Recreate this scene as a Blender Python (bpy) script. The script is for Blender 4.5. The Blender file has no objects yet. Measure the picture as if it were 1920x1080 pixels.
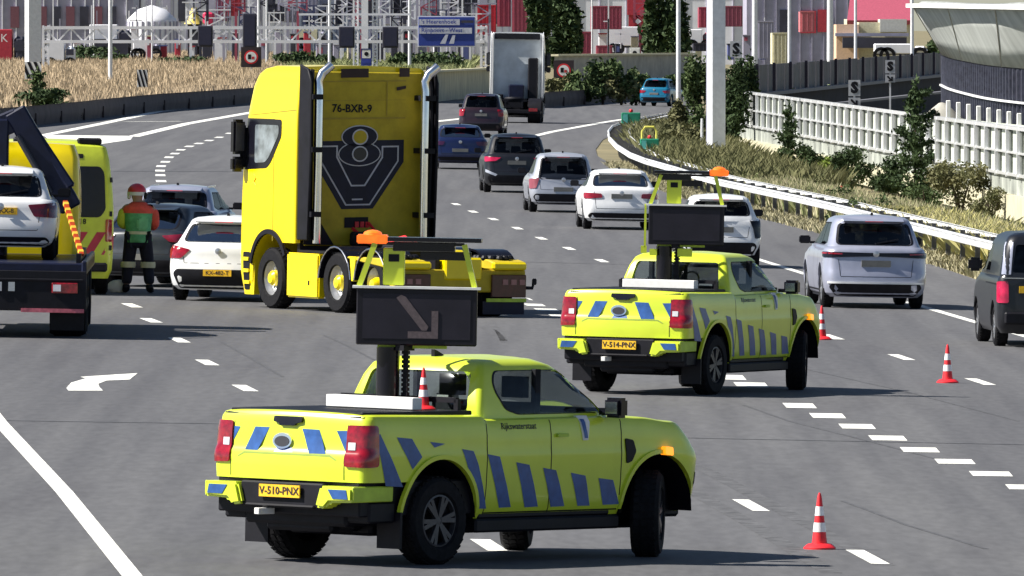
import bpy, bmesh, math, random
import numpy as np
from mathutils import Vector, Matrix
PI=math.pi
random.seed(7); rng=np.random.default_rng(7)
# ---------------------------------------------------------------- camera, sky, sun, exposure
F=23500.0; H=5.17; YH=20.0; C=0.018      # focal length in photo pixels, camera height, horizon row, road crossfall
sc=bpy.context.scene; COL=sc.collection
cd=bpy.data.cameras.new('camera'); cam=bpy.data.objects.new('camera',cd); COL.objects.link(cam)
cam.location=(0,0,H); cam.rotation_euler=(PI/2-math.atan((540-YH)/F),0,0)
cd.sensor_width=36; cd.lens=36*F/1920; cd.clip_start=5; cd.clip_end=6000; sc.camera=cam
SUN_EL=math.radians(43); sdir=Vector((-1,-0.12,0)).normalized()*math.cos(SUN_EL)+Vector((0,0,math.sin(SUN_EL)))
w=bpy.data.worlds.new('World'); sc.world=w; w.use_nodes=True
nt=w.node_tree; bg=nt.nodes['Background']; sky=nt.nodes.new('ShaderNodeTexSky'); sky.sky_type='NISHITA'; sky.sun_disc=False
sky.sun_elevation=SUN_EL; sky.sun_rotation=math.atan2(sdir.x,sdir.y); sky.altitude=0; sky.dust_density=.3; sky.air_density=.75
nt.links.new(sky.outputs[0],bg.inputs[0]); bg.inputs[1].default_value=0.05
sl=bpy.data.lights.new('sun','SUN'); sl.energy=5.0; sl.angle=math.radians(.5); sl.color=(1,.95,.87)
so=bpy.data.objects.new('sun',sl); COL.objects.link(so); so.rotation_euler=(-sdir).to_track_quat('-Z','Y').to_euler()
sc.view_settings.view_transform='Standard'; sc.view_settings.look='None'; sc.view_settings.exposure=0.9; sc.view_settings.gamma=1

# ---------------------------------------------------------------- placing: photo pixel -> point on the cross-sloped road, or at a depth
def G(px,py,z=0.0):
    D=F*(H-z)/(py-YH-C*(px-960)); X=(px-960)*D/F
    return Vector((X,D,z-C*X))
def PD(px,py,D): return Vector(((px-960)*D/F,D,H-(py-YH)*D/F))
def GX(px,D,z=0.0):
    X=(px-960)*D/F; return Vector((X,D,z-C*X))
# ---------------------------------------------------------------- materials
MATS={}
def mat(name,col,rough=.5,metal=0,coat=0,var=.06,scale=6,bump=0,emit=0,spec=.5,col2=None,stretch=None,contrast=None):
    if name in MATS: return MATS[name]
    m=bpy.data.materials.new(name); m.use_nodes=True; t=m.node_tree; b=t.nodes['Principled BSDF']
    b.inputs['Roughness'].default_value=rough; b.inputs['Metallic'].default_value=metal
    b.inputs['Coat Weight'].default_value=coat; b.inputs['Coat Roughness'].default_value=.06
    b.inputs['Specular IOR Level'].default_value=spec
    tc=t.nodes.new('ShaderNodeTexCoord'); src=tc.outputs['Object']
    if stretch:
        mp=t.nodes.new('ShaderNodeMapping'); mp.inputs['Scale'].default_value=stretch; t.links.new(src,mp.inputs[0]); src=mp.outputs[0]
    n=t.nodes.new('ShaderNodeTexNoise'); n.inputs['Scale'].default_value=scale; n.inputs['Detail'].default_value=5; n.inputs['Roughness'].default_value=.6
    t.links.new(src,n.inputs['Vector'])
    r=t.nodes.new('ShaderNodeValToRGB'); c=Vector(col[:3]); c2=Vector(col2) if col2 else c*(1+var*2)
    lo=c if col2 else c*(1-var*2)
    k=contrast or (.3,.7)
    r.color_ramp.elements[0].position=k[0]; r.color_ramp.elements[0].color=(*lo,1)
    r.color_ramp.elements[1].position=k[1]; r.color_ramp.elements[1].color=(*[min(1,x) for x in c2],1)
    t.links.new(n.outputs['Fac'],r.inputs[0]); t.links.new(r.outputs[0],b.inputs['Base Color'])
    if bump:
        bp=t.nodes.new('ShaderNodeBump'); bp.inputs['Strength'].default_value=bump; bp.inputs['Distance'].default_value=.01
        t.links.new(n.outputs['Fac'],bp.inputs['Height']); t.links.new(bp.outputs[0],b.inputs['Normal'])
    if emit: b.inputs['Emission Color'].default_value=(*col[:3],1); b.inputs['Emission Strength'].default_value=emit
    MATS[name]=m; return m
def glass_mat(name,tint,g=.5):
    m=bpy.data.materials.new(name); m.use_nodes=True; t=m.node_tree; t.nodes.clear()
    o=t.nodes.new('ShaderNodeOutputMaterial'); tr=t.nodes.new('ShaderNodeBsdfTransparent'); tr.inputs[0].default_value=(*tint,1)
    gl=t.nodes.new('ShaderNodeBsdfGlossy'); gl.inputs['Roughness'].default_value=.04; gl.inputs[0].default_value=(.9,.95,1,1)
    fr=t.nodes.new('ShaderNodeFresnel'); fr.inputs[0].default_value=1.28
    n=t.nodes.new('ShaderNodeTexNoise'); n.inputs['Scale'].default_value=3
    ma=t.nodes.new('ShaderNodeMath'); ma.operation='MULTIPLY_ADD'; ma.inputs[1].default_value=.03; 
    fm=t.nodes.new('ShaderNodeMath'); fm.operation='MULTIPLY'; fm.inputs[1].default_value=g; t.links.new(fr.outputs[0],fm.inputs[0])
    t.links.new(n.outputs['Fac'],ma.inputs[0]); t.links.new(fm.outputs[0],ma.inputs[2])
    mx=t.nodes.new('ShaderNodeMixShader'); t.links.new(ma.outputs[0],mx.inputs[0]); t.links.new(tr.outputs[0],mx.inputs[1]); t.links.new(gl.outputs[0],mx.inputs[2])
    t.links.new(mx.outputs[0],o.inputs[0]); MATS[name]=m; return m
lime=mat('lime_paint',(.62,.74,.04),.32,coat=.5,var=.03,scale=2)
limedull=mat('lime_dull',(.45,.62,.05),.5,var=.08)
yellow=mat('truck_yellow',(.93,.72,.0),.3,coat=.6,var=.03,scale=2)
yellow_shaded=mat('truck_yellow_shaded',(.50,.38,.022),.5,spec=.3,var=.08,scale=4)  # darker copy of the truck yellow, shade painted in for its rear faces
ambyel=mat('ambulance_yellow',(.50,.58,.04),.4,coat=.3,var=.04)
stripe=mat('blue_reflective',(.028,.095,.30),.35,var=.12,scale=9)
black=mat('black_plastic',(.006,.006,.010),.55,var=.2,spec=.25)
blackg=mat('black_gloss',(.006,.006,.011),.25,coat=.15,var=.1,spec=.3)
rubber=mat('tyre_rubber',(.008,.008,.010),.8,var=.25,scale=20,spec=.2)
dark=mat('dark_interior',(.014,.015,.020),.8,var=.2,spec=.2)
alloy=mat('alloy',(.55,.56,.58),.3,metal=.8,var=.05)
alloyd=mat('alloy_dark',(.06,.06,.07),.4,metal=.4,var=.1)
chrome=mat('chrome',(.8,.8,.82),.18,metal=1,var=.03)
steelw=mat('galvanised',(.80,.81,.82),.45,metal=.1,var=.08,scale=2)
white=mat('white_paint',(.78,.79,.80),.3,coat=.5,var=.02)
whitem=mat('white_matte',(.78,.78,.76),.6,var=.05)
silver=mat('silver_paint',(.42,.44,.50),.35,metal=.35,coat=.6,var=.03)
lilac=mat('silver_blue_paint',(.36,.38,.48),.35,metal=.3,coat=.6,var=.03)
bluep=mat('blue_paint',(.009,.018,.075),.3,metal=.3,coat=.6,var=.05)
darkp=mat('charcoal_paint',(.007,.008,.012),.35,metal=0,coat=.2,var=.1)
greyp=mat('grey_paint',(.020,.026,.036),.35,metal=.1,coat=.4,var=.1)
maroon=mat('dark_red_paint',(.018,.007,.012),.3,coat=.6,var=.1)
teal=mat('teal_paint',(.01,.15,.27),.3,coat=.6,var=.04)
redl=mat('red_lens',(.26,.003,.012),.15,coat=.8,var=.25,scale=14)
redlit=mat('red_lens_bright',(.8,.03,.06),.2,coat=.5,var=.1)
amber=mat('amber_lens',(1,.28,.01),.25,coat=.5,var=.1,emit=.9)
whitel=mat('clear_lens',(.75,.75,.78),.15,coat=.8,var=.1)
platey=mat('plate_yellow',(.85,.50,.02),.45,var=.08)
platek=mat('plate_grey',(.16,.16,.15),.5,var=.1)
platet=mat('plate_text',(.03,.02,.02),.5)
screen=mat('screen_black',(.010,.009,.014),.4,spec=.3,var=.2,scale=2)
screen2=mat('screen_off_leds',(.105,.08,.085),.5,var=.12,scale=30)
red=mat('cone_red',(.72,.02,.03),.5,var=.1)
conew=mat('cone_white',(.85,.85,.85),.5,var=.04)
navy=mat('navy',(.006,.009,.030),.45,coat=.1,var=.15,spec=.25)
concrete=mat('concrete',(.36,.35,.31),.85,var=.12,scale=1.2,bump=.3)
beige=mat('beige_wall',(.50,.47,.33),.85,var=.12,scale=.8)
barrier=mat('barrier_pale',(.58,.62,.54),.6,var=.08,scale=.9)
dkfence=mat('dark_fence',(.085,.085,.10),.7,var=.2,scale=.6)
dkwall=mat('dark_wall',(.014,.014,.026),.8,spec=.2,var=.2,scale=.5)
green=mat('signal_green',(.01,.20,.11),.5,var=.1)
glass=glass_mat('window_glass',(.78,.84,.82),.7); glassd=glass_mat('tinted_glass',(.07,.08,.10),.35)
glassm=glass_mat('medium_glass',(.20,.22,.25),.4)
# ---------------------------------------------------------------- mesh builder
class MB:
    def __init__(s): s.v=[]; s.f=[]
    def add(s,V,Fc):
        b=len(s.v); s.v+= [tuple(p) for p in V]; s.f+=[tuple(b+i for i in f) for f in Fc]; return s
    def box(s,x0,x1,y0,y1,z0,z1):
        V=[(x,y,z) for z in (z0,z1) for y in (y0,y1) for x in (x0,x1)]
        return s.add(V,[(0,2,3,1),(4,5,7,6),(0,1,5,4),(2,6,7,3),(0,4,6,2),(1,3,7,5)])
    def bar(s,a,b,wd,h,up=(0,0,1)):
        a=Vector(a); b=Vector(b); d=(b-a).normalized(); u=Vector(up)
        if abs(d.dot(u))>.98: u=Vector((0,1,0))
        x=d.cross(u).normalized(); y=x.cross(d).normalized(); V=[]
        for p in (a,b):
            for i,j in ((-1,-1),(1,-1),(1,1),(-1,1)): V.append(p+x*i*wd/2+y*j*h/2)
        return s.add(V,[(0,3,2,1),(4,5,6,7),(0,1,5,4),(1,2,6,5),(2,3,7,6),(3,0,4,7)])
    def tube(s,pts,r,n=8):
        pts=[Vector(p) for p in pts]; rs=r if isinstance(r,(list,tuple)) else [r]*len(pts); V=[]; Fc=[]
        for i,p in enumerate(pts):
            d=(pts[min(i+1,len(pts)-1)]-pts[max(i-1,0)]).normalized(); u=Vector((0,0,1)) if abs(d.z)<.9 else Vector((0,1,0))
            x=d.cross(u).normalized(); y=x.cross(d)
            for k in range(n):
                a=2*PI*k/n; V.append(p+(x*math.cos(a)+y*math.sin(a))*rs[i])
        for i in range(len(pts)-1):
            for k in range(n): Fc.append((i*n+k,i*n+(k+1)%n,(i+1)*n+(k+1)%n,(i+1)*n+k))
        Fc+= [tuple(range(n))[::-1],tuple((len(pts)-1)*n+k for k in range(n))]
        return s.add(V,Fc)
    def lathe(s,prof,n=32,axis='z',c=(0,0,0),sy=1):
        V=[];Fc=[]
        for r,h in prof:
            for k in range(n):
                a=2*PI*k/n
                if axis=='z': V.append((c[0]+r*math.cos(a),c[1]+r*math.sin(a),c[2]+h))
                else: V.append((c[0]+r*math.cos(a),c[1]+h*sy,c[2]+r*math.sin(a)))
        for i in range(len(prof)-1):
            for k in range(n): Fc.append((i*n+k,i*n+(k+1)%n,(i+1)*n+(k+1)%n,(i+1)*n+k))
        return s.add(V,Fc)
    def prism(s,poly,y0,y1,axis='y'):
        n=len(poly); V=[]
        for t in (y0,y1):
            for a,b in poly: V.append((a,t,b) if axis=='y' else ((t,a,b) if axis=='x' else (a,b,t)))
        return s.add(V,[tuple(range(n))[::-1],tuple(range(n,2*n))]+[(i,(i+1)%n,n+(i+1)%n,n+i) for i in range(n)])
    def sphere(s,c,r,sz=1,n=10,m=7,z0=-1):
        prof=[(max(1e-4,r*math.cos(a)),r*sz*math.sin(a)) for a in [(-PI/2 if z0<0 else 0)+(PI if z0<0 else PI/2)*i/m for i in range(m+1)]]
        return s.lathe(prof,n,'z',c)
    def xf(s,M,start=0):
        for i in range(start,len(s.v)): s.v[i]=tuple(M@Vector(s.v[i]))
        return s
    def build(s,name,m,parent=None,bev=0,ang=35,seg=1):
        me=bpy.data.meshes.new(name); me.from_pydata(s.v,[],s.f); 
        bm=bmesh.new(); bm.from_mesh(me)
        bmesh.ops.recalc_face_normals(bm,faces=bm.faces)
        if bev:
            ed=[e for e in bm.edges if len(e.link_faces)==2 and e.calc_face_angle(0)>.5]
            bmesh.ops.bevel(bm,geom=ed,offset=bev,segments=seg,affect='EDGES',clamp_overlap=True)
        bm.to_mesh(me); bm.free()
        return finish(name,me,m,parent,ang)
def finish(name,me,m,parent=None,ang=35):
    me.shade_smooth(); me.set_sharp_from_angle(angle=math.radians(ang))
    if m: me.materials.clear(); me.materials.append(m)
    o=bpy.data.objects.new(name,me); COL.objects.link(o)
    if parent: o.parent=parent
    return o
def tag(o,label=None,cat=None,group=None,kind=None):
    if label: o['label']=label
    if cat: o['category']=cat
    if group: o['group']=group
    if kind: o['kind']=kind
    return o
def struct(o): o['kind']='structure'; return o
def thing(name,label,cat,loc=(0,0,0),rz=0,group=None,tilt=False):
    o=bpy.data.objects.new(name,None); COL.objects.link(o); o.empty_display_size=.3
    M=Matrix.Translation(loc)
    if tilt: M=M@Matrix.Rotation(C,4,'Y')
    o.matrix_world=M@Matrix.Rotation(rz,4,'Z'); return tag(o,label,cat,group)
def copy_tree(o,parent=None):
    c=o.copy(); COL.objects.link(c); c.parent=parent
    for ch in list(o.children): copy_tree(ch,c)
    return c
def text_mb(s,size,f,z=0,align='CENTER',bold=0):
    """lettering -> MB whose vertices are f(u,v)"""
    cu=bpy.data.curves.new('t','FONT'); cu.body=s; cu.size=size; cu.align_x=align; cu.align_y='CENTER'; cu.offset=bold; cu.resolution_u=2
    o=bpy.data.objects.new('t',cu); COL.objects.link(o); dg=bpy.context.evaluated_depsgraph_get(); dg.update()
    me=bpy.data.meshes.new_from_object(o.evaluated_get(dg)); mb=MB()
    mb.add([f(v.co.x,v.co.y) for v in me.vertices],[tuple(p.vertices) for p in me.polygons])
    bpy.data.objects.remove(o); bpy.data.meshes.remove(me); return mb
def decal(name,polys,f,m,parent,off=.004,grid=.1,thick=False,ang=40):
    """polygons in a 2-D chart, cut to a grid and laid on the surface f(u,v,off)"""
    bm=bmesh.new()
    for P in polys: bm.faces.new([bm.verts.new((a,b,0)) for a,b in P])
    us=[v.co.x for v in bm.verts]; vs=[v.co.y for v in bm.verts]
    for ax,(lo,hi) in ((0,(min(us),max(us))),(1,(min(vs),max(vs)))):
        k=math.floor(lo/grid)+1
        while k*grid<hi:
            co=[0,0,0]; no=[0,0,0]; co[ax]=k*grid+1e-5; no[ax]=1
            bmesh.ops.bisect_plane(bm,geom=bm.verts[:]+bm.edges[:]+bm.faces[:],plane_co=co,plane_no=no); k+=1
    bmesh.ops.triangulate(bm,faces=[fc for fc in bm.faces if len(fc.verts)>4])
    bd=[e for e in bm.edges if len(e.link_faces)==1]; src={v:(v.co.x,v.co.y) for v in bm.verts}
    if thick:
        low={}
        for e in bd:
            for v in e.verts:
                if v not in low: low[v]=bm.verts.new((0,0,0)); src[low[v]]=src[v]
        for e in bd:
            a,b=e.verts
            try: bm.faces.new((a,b,low[b],low[a]))
            except ValueError: pass
        lows=set(low.values())
    for v in bm.verts: v.co=f(*src[v],(-.02 if thick and v in lows else off))
    me=bpy.data.meshes.new(name); bm.to_mesh(me); bm.free(); return finish(name,me,m,parent,ang)
def rpoly(P,r=.04,n=3):
    """round a polygon's corners"""
    out=[]; N=len(P)
    for i in range(N):
        p=Vector(P[i]); a=Vector(P[i-1])-p; b=Vector(P[(i+1)%N])-p
        q=min(r,a.length*.45,b.length*.45); A=p+a.normalized()*q; B=p+b.normalized()*q
        for k in range(n+1):
            t=k/n; out.append(tuple(A*(1-t)**2+p*2*t*(1-t)+B*t*t))
    return out
def boolean(me,cut,op='DIFFERENCE'):
    a=bpy.data.objects.new('ba',me); b=bpy.data.objects.new('bb',cut); COL.objects.link(a); COL.objects.link(b)
    m=a.modifiers.new('b','BOOLEAN'); m.operation=op; m.object=b; m.solver='EXACT'
    dg=bpy.context.evaluated_depsgraph_get(); dg.update(); r=bpy.data.meshes.new_from_object(a.evaluated_get(dg))
    bpy.data.objects.remove(a); bpy.data.objects.remove(b); return r
def tomesh(mb):
    me=bpy.data.meshes.new('m'); me.from_pydata(mb.v,[],mb.f); bm=bmesh.new(); bm.from_mesh(me)
    bmesh.ops.remove_doubles(bm,verts=bm.verts,dist=1e-5); bmesh.ops.dissolve_degenerate(bm,edges=bm.edges,dist=1e-5)
    bmesh.ops.recalc_face_normals(bm,faces=bm.faces); bm.to_mesh(me); bm.free(); return me
# ---------------------------------------------------------------- lofted vehicle shells
def cr(p0,p1,p2,p3,t): return .5*((2*p1)+(-p0+p2)*t+(2*p0-5*p1+4*p2-p3)*t*t+(-p0+3*p1-3*p2+p3)*t**3)
class Shell:
    def __init__(s,keys,corner=(.3,.15,.4,.3,.05,.1),sub=3,arches=(),ztop=None,zmid=.6,zbot=None,crown=.0,ns=40,smooth=True):
        s.rx,s.ry,s.fx,s.fy,s.br,s.bf=corner; s.arches=arches; s.zt=ztop; s.zm=zmid; s.zb=zbot; s.crown=crown; s.ns=ns
        R=[]; K=keys
        for i in range(len(K)-1):
            for j in range(sub):
                t=j/sub
                if smooth: R.append(tuple(cr(K[max(i-1,0)][k],K[i][k],K[i+1][k],K[min(i+2,len(K)-1)][k],t) if k else K[i][0]*(1-t)+K[i+1][0]*t for k in range(4)))
                else: R.append(tuple(K[i][k]*(1-t)+K[i+1][k]*t for k in range(4)))
        R.append(tuple(K[-1])); s.R=R; s.z0=R[0][0]; s.z1=R[-1][0]
    def par(s,z):
        R=s.R
        if z<=R[0][0]: return R[0][1:]
        for a,b in zip(R,R[1:]):
            if z<=b[0]:
                t=(z-a[0])/(b[0]-a[0]+1e-9); return tuple(a[k]*(1-t)+b[k]*t for k in (1,2,3))
        return R[-1][1:]
    def ztopf(s,x):
        P=s.zt
        if not P: return s.z1
        if x<=P[0][0]: return P[0][1]
        for a,b in zip(P,P[1:]):
            if x<=b[0]:
                t=(x-a[0])/(b[0]-a[0]); t=t*t*(3-2*t); return a[1]*(1-t)+b[1]*t
        return P[-1][1]
    def zmap(s,x,z):
        if s.zt and z>s.zm: z=s.zm+(z-s.zm)*(s.ztopf(x)-s.zm)/(s.z1-s.zm)
        return z
    def zinv(s,x,z):
        if s.zt and z>s.zm: z=s.zm+(z-s.zm)*(s.z1-s.zm)/(s.ztopf(x)-s.zm)
        return z
    def low(s,x):
        z=s.z0
        if s.zb: z=max(z,s.zb(x))
        for cx,r,cz in s.arches:
            if abs(x-cx)<r: z=max(z,cz+math.sqrt(r*r-(x-cx)**2))
        return z
    def half(s,r):
        z,xr,xf,hw=r; rx,ry,fx,fy=s.rx,min(s.ry,hw*.9),s.fx,min(s.fy,hw*.9); P=[]; ne=5; nc=7
        yr=hw-ry; yf=hw-fy
        for i in range(ne): y=yr*i/ne; P.append((xr+s.br*(y/yr)**2,y,0))
        for i in range(nc+1): a=PI/2*i/nc; P.append((xr+s.br+rx*(1-math.cos(a)),yr+ry*math.sin(a),1 if i>1 else 0))
        xa=xr+s.br+rx; xb=xf-s.bf-fx
        for i in range(1,s.ns): P.append((xa+(xb-xa)*i/s.ns,hw,1))
        for i in range(nc,-1,-1): a=PI/2*i/nc; P.append((xf-s.bf-fx*(1-math.cos(a)),yf+fy*math.sin(a),1 if i>1 else 0))
        for i in range(ne-1,-1,-1): y=yf*i/ne; P.append((xf-s.bf*(y/yf)**2,y,0))
        return P
    def mb(s,bottom=False,capseg=6):
        m=MB(); V=[]; Fc=[]; nrow=len(s.R); rings=[]
        for r in s.R:
            hp=s.half(r); ring=[]
            for sg in (1,-1):
                for x,y,side in (hp if sg==1 else hp[::-1][1:-1]):
                    z=s.zmap(x,r[0])
                    zl=s.low(x) if side else (max(s.z0,s.zb(x)) if s.zb else s.z0)
                    z=max(z,zl)
                    z+=s.crown*(1-(y/r[3])**2)*((r[0]-s.z0)/(s.z1-s.z0))**3
                    ring.append(len(V)); V.append((x,y*sg,z))
            rings.append(ring)
        n=len(rings[0])
        for a,b in zip(rings,rings[1:]):
            for k in range(n): Fc.append((a[k],a[(k+1)%n],b[(k+1)%n],b[k]))
        nh=len(s.half(s.R[0]))
        def cap(ring,r,cr_):
            L=[ring[i] for i in range(nh)]; Rr=[ring[0]]+[ring[n-i] for i in range(1,nh-1)]+[ring[nh-1]]
            prev=None
            for i in range(nh):
                a,b=V[L[i]],V[Rr[i]]
                if i in (0,nh-1): row=[L[i]]*(capseg+1)
                else:
                    row=[L[i]]
                    z_edge=a[2]; y0=abs(a[1])
                    for k in range(1,capseg):
                        t=k/capseg; y=a[1]+(b[1]-a[1])*t
                        z=z_edge+cr_*((y0/r[3])**2-(y/r[3])**2)
                        row.append(len(V)); V.append((a[0],y,z))
                    row.append(Rr[i])
                if prev:
                    for k in range(capseg):
                        q=[]; 
                        for ii in (prev[k],prev[k+1],row[k+1],row[k]):
                            if ii not in q: q.append(ii)
                        if len(q)>2: Fc.append(tuple(q))
                prev=row
        cap(rings[-1],s.R[-1],s.crown)
        if bottom: cap(rings[0],s.R[0],0)
        return m.add(V,Fc)
    # charts
    def rear(s,y,z,off=0):
        xr,xf,hw=s.par(s.zinv(-9,z)); ry=min(s.ry,hw*.9); yr=hw-ry; a=min(abs(y),hw-.002)
        if a<=yr: x=xr+s.br*(a/yr)**2; return Vector((x-off,y,z))
        q=(a-yr)/ry; x=xr+s.br+s.rx*(1-math.sqrt(max(0,1-q*q))); nx=-math.sqrt(max(0,1-q*q)); ny=q*s.rx/s.ry*.6
        l=math.hypot(nx,ny) or 1
        return Vector((x+nx/l*off,math.copysign(a+ny/l*off,y),z))
    def front(s,y,z,off=0):
        xr,xf,hw=s.par(s.zinv(9,z)); fy=min(s.fy,hw*.9); yr=hw-fy; a=min(abs(y),hw-.002)
        if a<=yr: return Vector((xf-s.bf*(a/yr)**2+off,y,z))
        q=(a-yr)/fy; return Vector((xf-s.bf-s.fx*(1-math.sqrt(max(0,1-q*q)))+off,y,z))
    def side(s,sg):
        def f(x,z,off=0):
            xr,xf,hw=s.par(s.zinv(x,z)); y=hw
            xa=xr+s.br+s.rx; xb=xf-s.bf-s.fx
            if x<xa: q=min(1,(xa-x)/s.rx); y=hw-s.ry+s.ry*math.sqrt(max(0,1-q*q))
            if x>xb: q=min(1,(x-xb)/s.fx); y=hw-s.fy+s.fy*math.sqrt(max(0,1-q*q))
            return Vector((x,sg*(y+off),z))
        return f
def inner(keys,t=.05,dz=.05):
    K=[(z,xr+t,xf-t,hw-t) for z,xr,xf,hw in keys]
    z0=K[0][0]-.1; z1=K[-1][0]-dz; zz=K[0][0]
    sc_=(z1-z0)/(K[-1][0]-zz)
    return [(z0+(k[0]-zz)*sc_,)+k[1:] for k in K]
def hollow(sh,keys,cuts,**kw):
    """greenhouse shell with real window openings"""
    ik=[(z-(.045 if i else .12),xr+.05,xf-.06,hw-.045) for i,(z,xr,xf,hw) in enumerate(keys)]
    isl=Shell(ik,(sh.rx,sh.ry,sh.fx,sh.fy,sh.br,sh.bf),sub=2,ns=12)
    me=boolean(tomesh(sh.mb(bottom=True)),tomesh(isl.mb(bottom=True)))
    for c in cuts: me=boolean(me,tomesh(c))
    return me
# ---------------------------------------------------------------- wheels
def wheel(parent,x,y,R,wd,side,rimR=None,rm=None,nsp=5,steer=0,hub=None,name='wheel',truck=False):
    """side: +1 outer face towards +y"""
    rimR=rimR or R*.68; h=wd/2; m=MB()
    m.lathe([(rimR,-h*.8),(rimR+.02,-h),(R-.04,-h),(R-.008,-h*.75),(R,-h*.4),(R,h*.4),(R-.008,h*.75),(R-.04,h),(rimR+.02,h),(rimR,h*.8)],40,'y')
    for k in range(36):     # tread blocks
        a=2*PI*k/36; 
        for q in (-.55,0,.55): m.bar(((R+.002)*math.cos(a),q*h-.3*h*.6,(R+.002)*math.sin(a)),((R+.002)*math.cos(a+.03),q*h+.3*h*.6,(R+.002)*math.sin(a+.03)),.05*R/.4,.008,up=(math.cos(a),0,math.sin(a)))
    t=m.build(name,rubber,parent,ang=30); r=MB()
    if truck:
        r.lathe([(rimR,h*.8),(rimR*.95,h*.55),(rimR*.86,h*.35),(rimR*.80,h*.1),(rimR*.45,h*.18),(rimR*.42,h*.62),(rimR*.2,h*.75),(.001,h*.78)],36,'y',sy=side)
        for k in range(10):
            a=2*PI*k/10; r.lathe([(.001,h*.36),(.028,h*.34),(.03,h*.1)],8,'y',c=(rimR*.58*math.cos(a),0,rimR*.58*math.sin(a)),sy=side)
        ro=r.build('rim',rm or chrome,t,ang=40)
        hb=MB().lathe([(rimR*.46,h*.2),(rimR*.44,h*.75),(rimR*.3,h*1.0),(.001,h*1.05)],24,'y',sy=side).build('hub_cap',hub or yellow,t)
    else:
        d=MB().lathe([(rimR,h*.7),(rimR*.9,h*.2),(.001,h*.15)],28,'y',sy=side).build('rim_disc',alloyd if rm is not alloyd else black,t)
        r.lathe([(rimR*1.0,h*.86),(rimR*.93,h*.88),(rimR*.91,h*.5),(rimR*.97,h*.45)],32,'y',sy=side)
        for k in range(nsp):
            for da in (-.14,.14):
                a=2*PI*k/nsp+.3; b=a+da
                r.bar((rimR*.16*math.cos(a),side*h*.72,rimR*.16*math.sin(a)),(rimR*.93*math.cos(b),side*h*.78,rimR*.93*math.sin(b)),.035*R/.35,.03,up=(0,1,0))
        r.lathe([(rimR*.24,h*.5),(rimR*.22,h*.8),(.001,h*.82)],20,'y',sy=side)
        r.build('rim',rm or alloy,t)
    t.location=(x,y,R); t.rotation_euler=(0,random.random(),steer) if not steer else (0,0,steer)
    return t
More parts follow.
